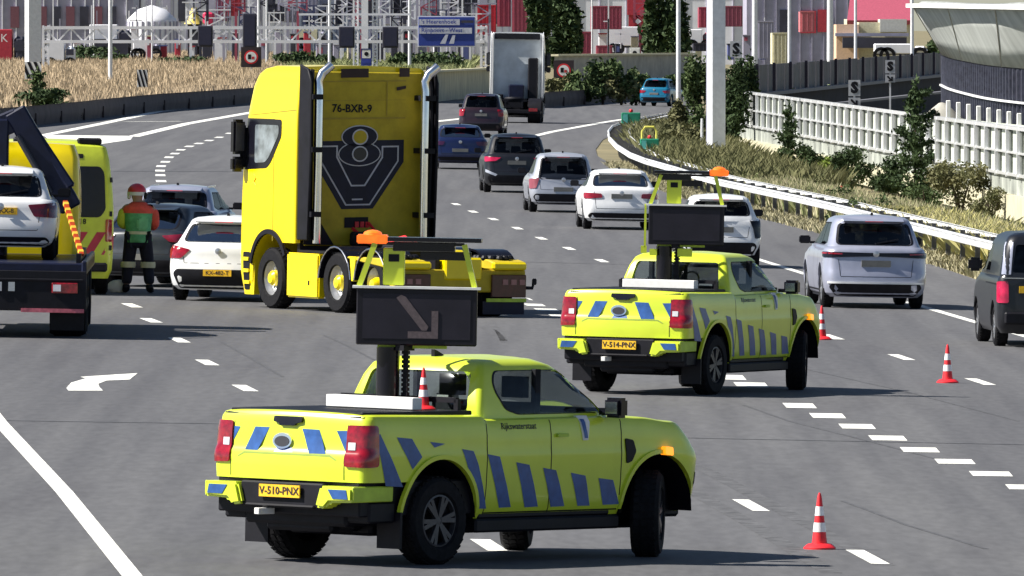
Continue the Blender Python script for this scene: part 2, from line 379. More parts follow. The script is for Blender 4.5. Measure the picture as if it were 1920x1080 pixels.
# ---------------------------------------------------------------- road-authority pickups
def headrest(m,x,y,z,s=1): m.box(x-.05*s,x+.05*s,y-.13,y+.13,z,z+.2); m.box(x-.02,x+.06,y-.24,y+.24,z-.5,z-.04)
def pickup(px,py,th,label,arrow,bu,bw,slab,amb,platetxt,steer,yawb):
    t=thing('pickup_truck',label,'pickup truck',G(px,py),PI/2-th,'road authority pickups',tilt=True)
    keys=[(.42,-1.08,3.98,.86),(.50,-1.12,4.06,.90),(.72,-1.155,4.13,.925),(.98,-1.16,4.14,.935),(1.03,-1.15,4.13,.935),(1.08,-1.125,4.12,.93),(1.24,-1.115,4.02,.925),(1.35,-1.10,3.92,.91),(1.39,-1.08,3.88,.89),(1.405,-1.04,3.84,.86)]
    zt=[(-1.2,1.405),(.62,1.385),(.7,1.345),(2.6,1.35),(3.0,1.335),(3.5,1.29),(3.95,1.21),(4.14,1.12)]
    zb=lambda x: .78 if x<-.45 else .42
    sh=Shell(keys,(.10,.10,.32,.28,.05,.11),sub=2,arches=[(0,.545,.44),(3.27,.545,.44)],ztop=zt,zmid=.8,zbot=zb,crown=.02,ns=150,smooth=False)
    sh.mb(bottom=False).build('body',lime,t,ang=28)
    rear,sr,sl_=sh.rear,sh.side(-1),sh.side(1)
    # cab
    gk=[(1.33,.66,2.84,.815),(1.50,.68,2.68,.79),(1.72,.76,2.38,.725),(1.83,.83,2.18,.67),(1.885,.93,2.0,.59),(1.90,1.1,1.78,.45)]
    gs=Shell(gk,(.06,.07,.22,.25,.04,.14),sub=2,crown=.015,ns=26)
    swin=rpoly([(.98,1.70),(.99,1.60),(1.10,1.43),(1.28,1.385),(2.60,1.39),(2.44,1.55),(2.24,1.71),(2.04,1.785),(1.05,1.785)],.05)
    rwin=rpoly([(-.66,1.42),(.66,1.42),(.60,1.78),(-.60,1.78)],.05)
    fwin=rpoly([(-.72,1.40),(.72,1.40),(.56,1.80),(-.56,1.80)],.05)
    me=hollow(gs,gk,[MB().prism(swin,-1.2,1.2),MB().prism(rwin,.3,1.3,'x'),MB().prism(fwin,1.5,3.4,'x')])
    finish('cab',me,lime,t,35)
    for sg in (1,-1): decal('side_window',[swin],gs.side(sg),glass,t,off=-.02)
    decal('rear_window',[rwin],gs.rear,glass,t,off=-.02); decal('windscreen',[fwin],gs.front,glass,t,off=-.02)
    m=MB(); m.box(.7,2.75,-.76,.76,1.36,1.372); m.box(2.4,2.7,-.72,.72,1.36,1.42)
    for y in (-.38,.38): headrest(m,1.75,y,1.52)
    m.box(1.60,1.68,-.75,-.69,1.35,1.80); m.box(1.60,1.68,.69,.75,1.35,1.80)
    m.build('seats',dark,t,bev=.02)
    MB().lathe([(.18,-.012),(.195,0),(.18,.012),(.165,0),(.18,-.012)],24,'y').xf(Matrix.Translation((2.2,.4,1.45))@Matrix.Rotation(math.radians(70),4,'Z')@Matrix.Rotation(.4,4,'X')).build('steering_wheel',black,t)
    # window trim, seams, sill, arches
    for sg in (-1,1):
        f=gs.side(sg); b=sh.side(sg)
        ring=swin; n=len(ring); c=Vector((sum(p[0] for p in ring)/n,sum(p[1] for p in ring)/n))
        out=[tuple(c+(Vector(p)-c)*1.04) for p in ring]
        decal('window_trim',[[ring[i],ring[(i+1)%n],out[(i+1)%n],out[i]] for i in range(n)],f,black,t,off=.003)
        sm=[[(x,z0),(x+.012,z0),(x+.012,z1),(x,z1)] for x,z0,z1 in ((.665,.46,1.34),(1.62,.46,1.33),(2.68,.60,1.32))]
        sm+=[[(.67,.475),(2.68,.475),(2.68,.462),(.67,.462)]]
        decal('door_seam',sm,b,black,t,off=.002)
        decal('door_handle',[rpoly([(1.70,1.20),(1.86,1.20),(1.86,1.165),(1.70,1.165)],.015)],b,limedull,t,off=.03,thick=True)
        arc=lambda cx,r0,r1,a0,a1:[[(cx+r0*math.cos(a),.44+r0*math.sin(a)),(cx+r1*math.cos(a),.44+r1*math.sin(a)),(cx+r1*math.cos(bb),.44+r1*math.sin(bb)),(cx+r0*math.cos(bb),.44+r0*math.sin(bb))] for a,bb in [(a0+(a1-a0)*i/24,a0+(a1-a0)*(i+1)/24) for i in range(24)]]
        decal('wheel_arch',arc(0,.545,.585,.05,PI-.1),b,lime,t,off=.022,grid=5,thick=True)
        decal('wheel_arch',arc(3.27,.545,.585,.15,PI-.05),b,lime,t,off=.022,grid=5,thick=True)
        decal('fender_vent',[rpoly([(2.74,1.14),(2.86,1.12),(2.90,1.02),(2.84,.92),(2.76,.90)],.02)],b,black,t,off=.012,thick=True)
        decal('front_bumper_trim',[[(3.83,.46),(4.10,.55),(4.10,.78),(3.86,.80)]],b,black,t,off=.006)
        MB().box(.56,2.72,min(sg*.66,sg*.90),max(sg*.66,sg*.90),.285,.415).build('side_step',black,t,bev=.02)
    decal('marker_light',[rpoly([(3.30,1.055),(3.42,1.045),(3.42,.965),(3.30,.975)],.02)],sr,amber,t,off=.05,thick=True)
    tube=MB(); 
    # blue reflective stripes, given as measured on the photo and laid on the body side
    X=lambda p:((p-680)/200-.719)/.629
    Z=lambda p,q,x:(1057-1.6*x-q)/199.5
    S=[[(701,812),(711,813),(754,911),(722,909)],[(741,819),(769,822),(787,856),(770,879)],[(802,828),(830,832),(810,839)],
       [(861,842),(882,846),(892,872),(912,954),(898,954)],[(908,852),(931,857),(958,952),(936,953)],
       [(962,868),(987,873),(1009,952),(984,953)],[(1013,879),(1038,884),(1059,952),(1033,953)],[(1066,889),(1094,895),(1107,952),(1084,952)],[(1119,900),(1147,904),(1163,950),(1132,951)]]
    SP=[]
    for P in S:
        Q=[]
        for p,q in P:
            x=X(p); Q.append((x,max(.475,Z(p,q,x))))
        SP.append(Q)
    for sg in (-1,1): decal('blue_stripes',SP,sh.side(sg),stripe,t,off=.004,grid=.08)
    rb='Rijkswaterstaat'
    mb=text_mb(rb,.085,lambda u,v: sr(1.15+u,1.275+v,.004),bold=.001); mb.build('lettering',navy,t)
    decal('door_sticker',[[(2.06,1.36),(2.22,1.36),(2.17,1.13),(2.10,1.13)]],sr,whitem,t,off=.012,thick=True)
    decal('door_sticker',[[(2.07,1.33),(2.13,1.33),(2.165,1.15),(2.115,1.15)]],sr,stripe,t,off=.016)
    # tailgate
    Y=lambda p:(538-p)/155.4
    ZR=lambda p,q:(1050+(p-400)*.043-q)/201
    T=[[(474,800),(502,801),(483,844),(458,843)],[(564,804),(595,806),(611,851),(581,850)],[(431,799),(444,800),(431,826),(431,824)],[(626,808),(645,808),(645,848)],[(519,838),(546,838),(551,848),(515,847)]]
    decal('tailgate_stripes',[[(Y(p),ZR(p,q)) for p,q in P] for P in T],rear,stripe,t,off=.004,grid=.2)
    decal('tailgate_crease_shade',[[(-.52,1.03),(.52,1.03),(.60,.985),(.585,.98),(.51,1.012),(-.51,1.012),(-.585,.98),(-.60,.985)]],rear,mat('crease_shade',(.25,.34,.04),.5),t,off=.003)  # lip shading along the crease, painted as a darker lime strip
    for s in (1,-1): decal('tailgate_seam',[[(s*.69,.80),(s*.682,.80),(s*.682,1.39),(s*.69,1.39)]],rear,black,t,off=.002)
    decal('tailgate_handle',[rpoly([(-.17,1.37),(.17,1.37),(.17,1.32),(.10,1.305),(.09,1.285),(-.09,1.285),(-.10,1.305),(-.17,1.32)],.01)],rear,blackg,t,off=.03,thick=True)
    el=lambda cx,cz,a,b,n=20:[(cx+a*math.cos(2*PI*i/n),cz+b*math.sin(2*PI*i/n)) for i in range(n)]
    bd=decal('badge',[el(.055,1.14,.115,.075)],rear,chrome,t,off=.02,thick=True); decal('badge_inner',[el(.055,1.135,.09,.05)],rear,alloyd,bd,off=.024)
    for sg in (1,-1):
        L=decal('tail_light',[rpoly([(sg*.695,1.31),(sg*.985,1.31),(sg*.985,.93),(sg*.93,.92),(sg*.695,.925)],.03)],lambda y,z,off=0:(rear(y,z,off) if abs(y)<.93 else sh.side(1 if y>0 else -1)(-1.03+(abs(y)-.925)*1.6,z,off)),redl,t,off=.02,grid=.03,thick=True)
        decal('reversing_lamp',[[(sg*.72,1.15),(sg*.80,1.15),(sg*.80,1.08),(sg*.72,1.08)]],rear,whitel,L,off=.026)
    # rear bumper: lime corners, black centre
    for sg in (1,-1):
        m=MB(); P=[(sg*.90,.745),(sg*.50,.745),(sg*.44,.545),(sg*.56,.53),(sg*.62,.59),(sg*.90,.60)]
        m.prism(P,-1.26,-1.02,'x'); b=m.build('rear_bumper',lime,t,bev=.025,seg=2)
        m=MB().prism([(sg*.87,.72),(sg*.66,.72),(sg*.66,.62),(sg*.87,.62)],-1.264,-1.2,'x') 
        p=MB().prism([(sg*.83,.715),(sg*.61,.715),(sg*.67,.63),(sg*.85,.63)],-1.266,-1.2,'x').build('bumper_patch',stripe,b)
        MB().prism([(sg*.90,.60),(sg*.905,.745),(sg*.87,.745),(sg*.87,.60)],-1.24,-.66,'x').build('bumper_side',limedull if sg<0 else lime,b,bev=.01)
        MB().box(-.98,-.60,min(sg*.60,sg*.88),max(sg*.60,sg*.88),.40,.60).build('lower_corner',black,t,bev=.02)
        m=MB().box(-.60,-.57,min(sg*.66,sg*.94),max(sg*.66,sg*.94),.16,.5).build('mud_flap',black,t)
    m=MB().box(-1.20,-1.0,-.5,.5,.52,.76); m.box(-1.24,-1.15,-.42,.42,.525,.555); m.box(-1.1,.9,-.86,.86,.46,.79); m.build('bumper_centre',black,t,bev=.015)
    pl=MB().box(-1.235,-1.22,-.245,.245,.62,.735).build('licence_plate',platey,t)
    text_mb(platetxt,.10,lambda u,v:(-1.239,-u,.677+v),bold=.002).build('plate_text',platet,pl)
    MB().box(-1.33,-1.10,.16,.22,.455,.515).build('tow_hitch',whitem,t,bev=.005)
    # underbody, wheels
    m=MB(); m.box(-1.0,4.0,-.62,.62,.36,.80); m.box(-.5,3.6,-.5,.5,.26,.4); m.box(.6,2.6,-.88,.88,.40,.7)
    for k in range(3): m.box(-.95+k*.3,-.8+k*.3,-.4,.4,.30,.42)
    m.build('underbody',black,t,bev=.03)
    for x,st in ((0,0),(3.27,steer)):
        for sg in (1,-1):
            wheel(t,x,sg*.80,.41,.27,sg,rimR=.245,rm=alloyd,nsp=6,steer=st)
            n=16; V=[];Fc=[]; ya,yb=sg*.40,sg*.905
            for i in range(n+1):
                a=-.02+(PI+.04)*i/n; V+=[(x+.54*math.cos(a),ya,.44+.54*math.sin(a)),(x+.54*math.cos(a),yb,.44+.54*math.sin(a))]
            for i in range(n): Fc.append((2*i,2*i+1,2*i+3,2*i+2))
            V.append((x,ya,.44)); Fc+=[(2*i,2*i+2,2*n+2) for i in range(n)]
            MB().add(V,Fc).build('arch_liner',black,t,ang=60)
    for sg in (1,-1):
        m=MB(); m.box(2.40,2.54,min(sg*.93,sg*1.13),max(sg*.93,sg*1.13),1.34,1.53); m.box(2.44,2.50,min(sg*.78,sg*.95),max(sg*.80,sg*.95),1.36,1.41)
        mr=m.build('wing_mirror',blackg,t,bev=.04,seg=2); MB().box(2.392,2.397,min(sg*.96,sg*1.10),max(sg*.96,sg*1.10),1.38,1.49).build('mirror_glass',chrome,mr)
    MB().prism([(.98,1.885),(1.18,1.885),(1.16,1.90),(1.02,1.96),(.98,1.97)],-.02,.02).build('antenna',black,t)
    for sg in (1,-1): decal('headlight',[[(sg*.60,1.12),(sg*.92,1.12),(sg*.92,.95),(sg*.60,.95)]],sh.front,whitel,t,off=.01)
    decal('grille',[rpoly([(-.56,1.10),(.56,1.10),(.56,.74),(-.56,.74)],.04)],sh.front,black,t,off=.01)
    decal('tailgate_top_trim',[[(-.84,1.392),(.84,1.392),(.84,1.375),(-.84,1.375)]],rear,black,t,off=.006)
    m=MB(); m.box(-1.0,.6,-.80,.80,1.36,1.425); m.build('bed_cover',black,t,bev=.01)
    m=MB().bar((.50,-.7,1.52),(.50,.7,1.52),.05,.05); 
    for y in (-.7,0,.7): m.bar((.50,y,1.4),(.50,y,1.53),.05,.05)
    m.build('bed_rack',black,t)
    # message board on its mast (turned about the mast)
    R=Matrix.Translation((.32,0,0))@Matrix.Rotation(yawb,4,'Z')   # local: -y = right, so u -> -y
    def bx(m,u0,u1,d0,d1,z0,z1): return m.box(d0,d1,-u1,-u0,z0,z1)
    MB().lathe([(.11,1.40),(.11,2.0),(.001,2.0)],24,'z',c=(.32,0,0)).build('mast',blackg,t)
    m=MB(); 
    for k in range(14): m.box(.36,.40,-.20,-.13,1.42+k*.043,1.45+k*.043)
    m.box(.37,.39,-.19,-.14,1.4,2.0); m.box(.28,.44,-.22,-.12,1.97,2.02); m.build('cable_chain',black,t)
    m=MB(); bx(m,-.10,.55,-.06,.0,1.99,2.03); m.xf(R); m.build('mast_head',limedull,t)
    m=MB().box(-.02,.12,-.59,.47,1.43,1.545).build('signal_bar',whitem,t,bev=.008)
    m=MB(); u0,u1=bu,bu+bw
    bx(m,u0,u1,-.14,-.03,2.02,2.55); m.xf(R); bo=m.build('message_board',screen,t,bev=.012)
    m=MB(); bx(m,u0+.06,u1-.06,-.144,-.13,2.08,2.50); m.xf(R); scn=m.build('screen',mat('screen_panel',(.020,.018,.027),.45,spec=.3,var=.15,scale=2),bo)
    m=MB(); bx(m,u0-.04,u1+.03,-.16,.0,2.55,2.572); m.xf(R); m.build('board_rim',whitem,bo)
    if arrow:
        m=MB(); W=bw; q=lambda a,b:(u0+a*bw,2.06+(1-b)*.46)
        def pr(P): mm=MB().prism([(-a,b) for a,b in [q(*p) for p in P]],-.150,-.143,'x'); m.add(mm.v,mm.f)
        pr([(.33,.12),(.37,.06),(.41,.10),(.60,.70),(.585,.78),(.545,.78)])
        pr([(.625,.38),(.68,.38),(.68,.94),(.43,.94),(.43,.80),(.625,.80)])
        m.xf(R); m.build('arrow',screen2,scn)
    # frame above: legs, slab, beacon, control box
    for a,b in ((u0+.02,u0+.16),(u1-.03,u1-.13)):
        m=MB(); m.bar((-.05,-a,2.57),(-.05,-b,2.97),.085,.05); m.bar((-.05,-a,2.57),(.10,-a,2.57),.03,.03); m.bar((.10,-a,2.57),(.10,-b,2.97),.03,.03)
        m.xf(R); m.build('board_frame',lime,t)
    m=MB(); bx(m,slab[0],slab[1],-.14,.22,2.99,3.03); bx(m,slab[0]+.05,slab[1]-.25,-.08,.12,2.90,2.985); bx(m,slab[0]+.3,slab[1]-.1,-.02,.05,2.82,2.9)
    m.bar((-.05,-(u0+.16),2.97),(-.05,-(u1-.13),2.97),.03,.03); m.xf(R); m.build('folding_arrow_panel',blackg,t,bev=.005)
    m=MB(); a0,a1=amb; bx(m,a0,a1,-.10,.10,2.965,3.05); m.sphere((0,-(a0+a1)/2,3.045),.10,.5); m.xf(R); m.build('beacon',mat('beacon_orange',(1,.16,.01),.35,coat=.4,var=.25,scale=9,emit=.45),t,bev=.03,seg=2)
    c0=-.06 if arrow else .02; m=MB(); bx(m,c0,c0+.20,-.06,.10,2.58,2.93); m.xf(R); cb=m.build('control_box',lime,t,bev=.01)
    m=MB(); bx(m,c0+.05,c0+.15,-.065,-.05,2.80,2.87); m.xf(R); m.build('box_vent',black,cb)
    if not arrow:
        for q in ((u0-.06,u0-.03,1.98,2.57),(u0-.10,u0-.02,1.90,2.0),(u0+.02,u0+.12,1.87,1.96),(u0+.40,u0+.6,1.86,1.97)): m=MB(); bx(m,q[0],q[1],-.10,.0,q[2],q[3]); m.xf(R); m.build('mast_bracket',lime,t)
    return t,R
thA,thB=math.radians(39),math.radians(23)
pA,_=pickup(680,1052,thA,'lime yellow pickup truck nearest the camera carrying a board with a faint grey arrow',True,-.30,1.13,(-.02,.86),(-.31,-.02),'V-510-PNX',math.radians(33),math.radians(37))
pB,_=pickup(1224,737,thB,'lime yellow pickup truck behind the nearest one, its board all black',False,-.22,1.03,(-.16,.60),(.60,.86),'V-514-PNX',math.radians(19),math.radians(22))
# ---------------------------------------------------------------- ground and road
def sheet(name,pts,m,zo=0,kind='structure'):
    """polygon of pixels (or Vectors) laid on the cross-sloped ground"""
    V=[(Vector(p) if isinstance(p,Vector) else G(*p)) for p in pts]; V=[(v.x,v.y,-C*v.x+zo) for v in V]
    bm=bmesh.new(); bm.faces.new([bm.verts.new(v) for v in V]); bmesh.ops.triangulate(bm,faces=bm.faces[:]); 
    for f_ in bm.faces:
        if f_.normal.z<0: f_.normal_flip()
    me=bpy.data.meshes.new(name); bm.to_mesh(me); bm.free(); o=finish(name,me,m); 
    if kind: o['kind']=kind
    return o
def asphalt_mat():
    m=bpy.data.materials.new('asphalt'); m.use_nodes=True; t=m.node_tree; b=t.nodes['Principled BSDF']; b.inputs['Roughness'].default_value=.78; b.inputs['Specular IOR Level'].default_value=.35
    tc=t.nodes.new('ShaderNodeTexCoord')
    def noise(scale,stretch,det=4):
        mp=t.nodes.new('ShaderNodeMapping'); mp.inputs['Scale'].default_value=stretch; t.links.new(tc.outputs['Object'],mp.inputs[0])
        mp.inputs['Rotation'].default_value=(0,0,math.radians(-3))
        n=t.nodes.new('ShaderNodeTexNoise'); n.inputs['Scale'].default_value=scale; n.inputs['Detail'].default_value=det; t.links.new(mp.outputs[0],n.inputs['Vector']); return n
    big=noise(.22,(1,.03,1)); streak=noise(2.2,(1,.02,1),3); fine=noise(9,(1,.16,1),6); crack=noise(1.0,(.8,.07,1),8)
    def mix(a,bb,f,mode='MULTIPLY'):
        x=t.nodes.new('ShaderNodeMix'); x.data_type='RGBA'; x.blend_type=mode; x.inputs[0].default_value=f
        t.links.new(a,x.inputs[6]); t.links.new(bb,x.inputs[7]); return x.outputs[2]
    def ramp(n,c0,c1,p0=.3,p1=.7):
        r=t.nodes.new('ShaderNodeValToRGB'); r.color_ramp.elements[0].position=p0; r.color_ramp.elements[1].position=p1
        r.color_ramp.elements[0].color=(*c0,1); r.color_ramp.elements[1].color=(*c1,1); t.links.new(n.outputs['Fac'],r.inputs[0]); return r.outputs[0]
    base=ramp(big,(.098,.098,.104),(.122,.122,.124)); s=ramp(streak,(.74,.74,.77),(1.10,1.10,1.10),.3,.72)
    f=ramp(fine,(.86,.86,.86),(1.12,1.12,1.12),.3,.7); k=ramp(crack,(.86,.85,.86),(1,1,1),.34,.42)
    o=mix(mix(mix(base,s,.8),f,.9),k,.7); t.links.new(o,b.inputs['Base Color'])
    bp=t.nodes.new('ShaderNodeBump'); bp.inputs['Strength'].default_value=.3; bp.inputs['Distance'].default_value=.004; t.links.new(fine.outputs['Fac'],bp.inputs['Height']); t.links.new(bp.outputs[0],b.inputs['Normal'])
    return m
asph=asphalt_mat()
soil=mat('dry_soil',(.11,.10,.055),.95,scale=.35,col2=(.26,.22,.12),bump=.3)
paintw=mat('road_paint',(.75,.75,.70),.7,var=.10,scale=1.6)
bm=MB(); bm.add([(x,y,-C*x-.02) for x,y in ((-400,20),(400,20),(400,5000),(-400,5000))],[(0,1,2,3)]).build('ground',soil)['kind']='structure'
V3=Vector
R_edge=[(2300,770),(1920,556),(1830,524),(1740,493),(1600,447),(1450,405),(1390,388),(1330,366),(1250,342),(1200,328),(1150,310),(1120,292),(1117,280),(1130,262),(1165,246),(1215,234),(1300,221)]
F_edge=[(1300,176),(1215,184),(1120,194),(1000,202),(905,192),(815,182),(640,164),(480,176),(300,200),(190,212),(120,228),(50,236),(-200,268),(-900,330)]
sheet('road',R_edge+F_edge+[V3((-30,100,0)),V3((-14,60,0)),V3((14,60,0))],asph,0)
def pline(pts,wd,name='lane_marking',z=.004,m=None):
    """painted line of real width along ground points"""
    P=[Vector(p) if isinstance(p,Vector) else G(*p) for p in pts]; L=[];R_=[]
    for i,p in enumerate(P):
        d=(P[min(i+1,len(P)-1)]-P[max(i-1,0)]); d.z=0; d.normalize(); n=Vector((-d.y,d.x,0)); L.append(p+n*wd/2); R_.append(p-n*wd/2)
    mb=MB(); V=[(v.x,v.y,-C*v.x+z) for v in L+R_]; n=len(P); mb.add(V,[(i,n+i,n+i+1,i+1) for i in range(n-1)]); o=mb.build(name,m or paintw); o['kind']='structure'; return o
def dash(px,py,dxl,L=3.0,wd=.16,n='lane_dash'):
    g=G(px,py); d=Vector((dxl,1,0)).normalized(); pline([g-d*L/2,g+d*L/2],wd,n)
ls=-.05
for p in ((388,680),(459,728),(336,638),(283,601),(247,573)): dash(*p,-.085 if p[0]>300 else -.10,2.7,.20)
dash(917,1023,-.07,2.6,.2)
for p in ((855,383),(887,397),(925,411),(970,428),(1015,447),(1067,466),(1128,489)): dash(*p,-.045,3,.18)
for p in ((1838,716),(1690,670),(1560,632),(1408,948),(1627,1045)): dash(*p,-.055,3,.18)
Lf=[(309,350),(302,339.7),(300.7,328.6),(300,320),(302,311.6),(310,303.5),(317,295),(328,288),(339,281),(355,274.5),(373,269),(392,263.5),(411,257.5),(431,250),(452,243),(474,236)]
for i,p in enumerate(Lf):
    a=G(*Lf[max(i-1,0)]); b=G(*Lf[min(i+1,len(Lf)-1)]); d=(b-a).normalized(); g=G(*p); pline([g-d*2,g+d*2],.30,'lane_dash')
# block marking
for x0,x1,y in ((1467,1532,761),(1517,1587,780),(1572,1643,800),(1628,1702,822),(1687,1763,844),(1752,1830,866),(1817,1900,889),(1885,1972,914),(1345,1400,708),(1375,1442,722),(985,1000,561),(980,1024,572),(1000,1050,581),(1027,1075,592)):
    h=5 if y>700 else 2.6
    sheet('block_marking',[(x0,y-h),(x1-8,y-h+1),(x1,y+h),(x0+8,y+h-1)],paintw,.004)
# edge lines
pline([(-120,640),(0,793),(120,923),(245,1078),(330,1190)],.19,'edge_line')
pline([(1395,478),(1430,489),(1510,514),(1600,540)],.17,'edge_line'); pline([(1700,566),(1730,575),(1815,600),(1990,650)],.17,'edge_line')
pline([(985,259),(1035,247),(1140,228),(1200,219)],.35,'edge_line')
pline([(75,255),(195,231),(297,209),(470,189),(640,172)],.45,'edge_line'); pline([(250,256),(350,232),(470,211),(640,190)],.5,'edge_line')
pline([(190,216),(300,207)],.35,'edge_line'); pline([(235,228),(340,227.5)],.35,'edge_line')
sheet('gore_marking',[(80,253),(250,255),(245,262),(150,276),(110,276)],paintw,.005)
sheet('lane_arrow',[(124,728),(133,718),(160,710),(150,707),(258,700),(243,712),(200,714),(184,720),(186,726),(193,733),(128,733)],paintw,.004)
pline([(815,228),(870,222),(905,215)],.5,'edge_line'); 
tar=mat('tar_joint',(.035,.035,.038),.6,var=.1)
pline([(-60,788),(400,795),(900,806),(1300,822),(2000,836)],.09,'road_joint',.003,tar); pline([(200,321),(480,322),(820,328)],.45,'road_joint',.003,tar); pline([(820,487),(1500,505)],.12,'road_joint',.003,tar)

crk=mat('crack_fill',(.078,.078,.082),.7,var=.15)
for P,w_ in (([(416,642),(470,672),(530,707)],.05),([(608,629),(650,648),(701,675)],.05),([(1395,760),(1480,790),(1600,820),(1760,862)],.05),([(1580,940),(1630,958),(1700,985),(1850,1030)],.05),([(60,560),(300,562),(460,566)],.05),([(1500,690),(1700,735),(1910,790)],.04)): pline(P,w_,'road_crack',.003,crk)
skid=mat('tyre_marks',(.088,.088,.092),.8,var=.25,scale=5)
for P,w_ in (([(905,612),(925,622),(942,640)],.18),([(922,608),(936,622),(946,642)],.12),([(300,420),(330,380),(345,345)],.22),([(620,760),(560,830),(470,960)],.16),([(1180,860),(1260,900),(1420,990),(1560,1075)],.20),([(1250,850),(1340,890),(1500,975),(1660,1060)],.20)): pline(P,w_,'tyre_marks',.002,skid)
# ---------------------------------------------------------------- tractor units (x=0 at the front axle, forward +x)
def tractor(px,py,th,label,paint,backm,fancy,D=None):
    t=thing('tractor_truck',label,'truck',G(px,py),PI/2-th,None,tilt=True)
    keys=[(.22,-1.0,1.33,1.20),(.6,-1.0,1.40,1.24),(1.2,-1.0,1.40,1.25),(2.0,-1.0,1.38,1.25),(2.6,-1.0,1.31,1.25),(3.3,-1.0,1.20,1.245),(3.8,-1.0,1.06,1.21),(4.0,-1.0,.88,1.20),(4.1,-1.0,.66,1.18),(4.15,-1.0,.40,1.12)]
    sh=Shell(keys,(.04,.05,.30,.25,.0,.08),sub=3,arches=[(0,.66,.62)],zbot=lambda x:1.14 if x<-.3 else .22,zmid=99,crown=.03,ns=60)
    sh.mb(bottom=True).build('cab',paint,t,ang=32)
    for sg in (1,-1):
        f=sh.side(sg)
        decal('side_window',[rpoly([(-.42,3.24),(-.42,2.95),(-.02,2.50),(.14,2.40),(1.05,2.36),(1.12,2.9),(1.05,3.24)],.06)],f,glassm if 0 else blackg,t,off=.006)
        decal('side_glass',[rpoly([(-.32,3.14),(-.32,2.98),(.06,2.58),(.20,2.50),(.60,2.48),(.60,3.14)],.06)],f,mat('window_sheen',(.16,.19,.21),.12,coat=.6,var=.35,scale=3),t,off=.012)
        decal('door_seam',[[(x,1.16),(x+.02,1.16),(x+.02,3.25),(x,3.25)] for x in (-.14,)]+[[(-.14,3.25),(1.0,3.25),(1.0,3.235),(-.14,3.235)]],f,mat('seam_tint',(.25,.2,.01),.6),t,off=.003)
        n=26; arc=[[( .66*math.cos(a),.62+.66*math.sin(a)),(.74*math.cos(a),.62+.74*math.sin(a)),(.74*math.cos(b),.62+.74*math.sin(b)),(.66*math.cos(b),.62+.66*math.sin(b))] for a,b in [(.2+2.5*i/n,.2+2.5*(i+1)/n) for i in range(n)]]
        decal('arch_trim',arc,f,black if fancy else black,t,off=.03,grid=9,thick=True)
        decal('cab_crease',[[(-.97,3.42),(.9,3.30),(.9,3.285),(-.97,3.40)]],f,mat('seam_tint',(.25,.2,.01)),t,off=.002)
        decal('step_recess',[rpoly([(.72,.95),(1.0,.95),(1.0,.30),(.80,.30)],.04)],f,black,t,off=.008)
        for k in range(3): decal('cab_step',[rpoly([(.76,.86-.2*k),(.96,.86-.2*k),(.96,.80-.2*k),(.76,.80-.2*k)],.02)],f,paint,t,off=.03,thick=True)
        # mirrors
        m=MB(); ys=sg*1.28,sg*1.50; m.box(.92,1.10,min(ys),max(ys),2.62,3.22); m.box(.94,1.10,min(ys),max(ys),2.32,2.58); m.box(.96,1.04,min(sg*1.2,sg*1.35),max(sg*1.2,sg*1.35),2.40,3.12)
        mr=m.build('wing_mirror',blackg,t,bev=.05,seg=2); MB().box(.913,.918,min(ys)+.03,max(ys)-.03,2.68,3.16).build('mirror_glass',alloyd,mr)
        # side deflector behind the cab
        P=[(-1.02,1.2),(-1.42,1.2),(-1.48,2.6),(-1.46,3.9),(-1.34,4.12),(-1.02,4.2)]
        y0,y1=sorted((sg*1.18,sg*1.225)); MB().prism(P,y0,y1).build('side_deflector',black if fancy else paint,t,bev=.015)
        if fancy:  # chrome exhaust stacks
            yy=sg*(1.04 if sg>0 else .98); xx=-1.42
            m=MB().tube([(xx,yy,1.15),(xx,yy,2.5),(xx,yy,3.75),(xx+.03,yy,3.92),(xx-.0,yy-.06,4.05),(xx-.02,yy-.22,4.19)],[.075,.075,.075,.078,.078,.075],14)
            m.build('exhaust_stack',chrome,t)
            for z in (1.6,2.7,3.6): MB().box(xx-.1,xx+.4,min(yy-.03*sg,yy+.16*sg),max(yy-.03*sg,yy+.16*sg),z,z+.09).build('stack_bracket',black,t)
            pts=[(-1.30,sg*1.12,1.2),(-1.34,sg*1.15,2.6),(-1.32,sg*1.15,3.8),(-1.25,sg*1.1,4.1)]
            MB().tube(pts,.05,8).build('air_pipe',black,t)
    # back panel
    R=lambda y,z,off=0:Vector((-1.0-off,y,z))
    def rp(name,P,m,off=.01,par=t,thick=False): return decal(name,[P],R,m,par,off=off,grid=9,thick=thick)
    gz=lambda p,q:(588+(p-600)*.03-q)/110.0
    gy=lambda p:-(p-693)/98.0
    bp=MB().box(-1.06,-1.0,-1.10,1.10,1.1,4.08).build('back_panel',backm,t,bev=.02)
    R=lambda y,z,off=0:Vector((-1.06-off,y,z))
    q=lambda L:[(gy(600+a*.2871),gz(600+a*.2871,110+b*.2871)) for a,b in L]
    if fancy:
        Vp=[(40,590),(40,690),(210,985),(370,985),(552,700),(552,598),(440,598),(440,672),(330,850),(250,850),(155,664),(155,590)]
        big=[(0,560),(0,690),(185,1008),(390,1008),(585,705),(585,560)]
        rp('emblem_field',q(big)[::-1],navy,.004,bp)
        pale=mat('emblem_outline',(.55,.55,.58),.5)
        c=Vector((295,760)); 
        rp('emblem_letter_outline',q(Vp),pale,.008,bp)
        ins=[(50,600),(50,688),(216,975),(364,975),(542,697),(542,608),(450,608),(450,675),(336,860),(244,860),(145,668),(145,600)]
        rp('emblem_letter',q(ins),navy,.012,bp)
        el=lambda cx,cy,a,b,n=28:[(cx+a*math.cos(2*PI*i/n),cy+b*math.sin(2*PI*i/n)) for i in range(n)]
        for cy,a,b in ((535,112,68),(648,132,74)):
            rp('emblem_digit_outline',q(el(295,cy,a+7,b+7)),pale,.014,bp)
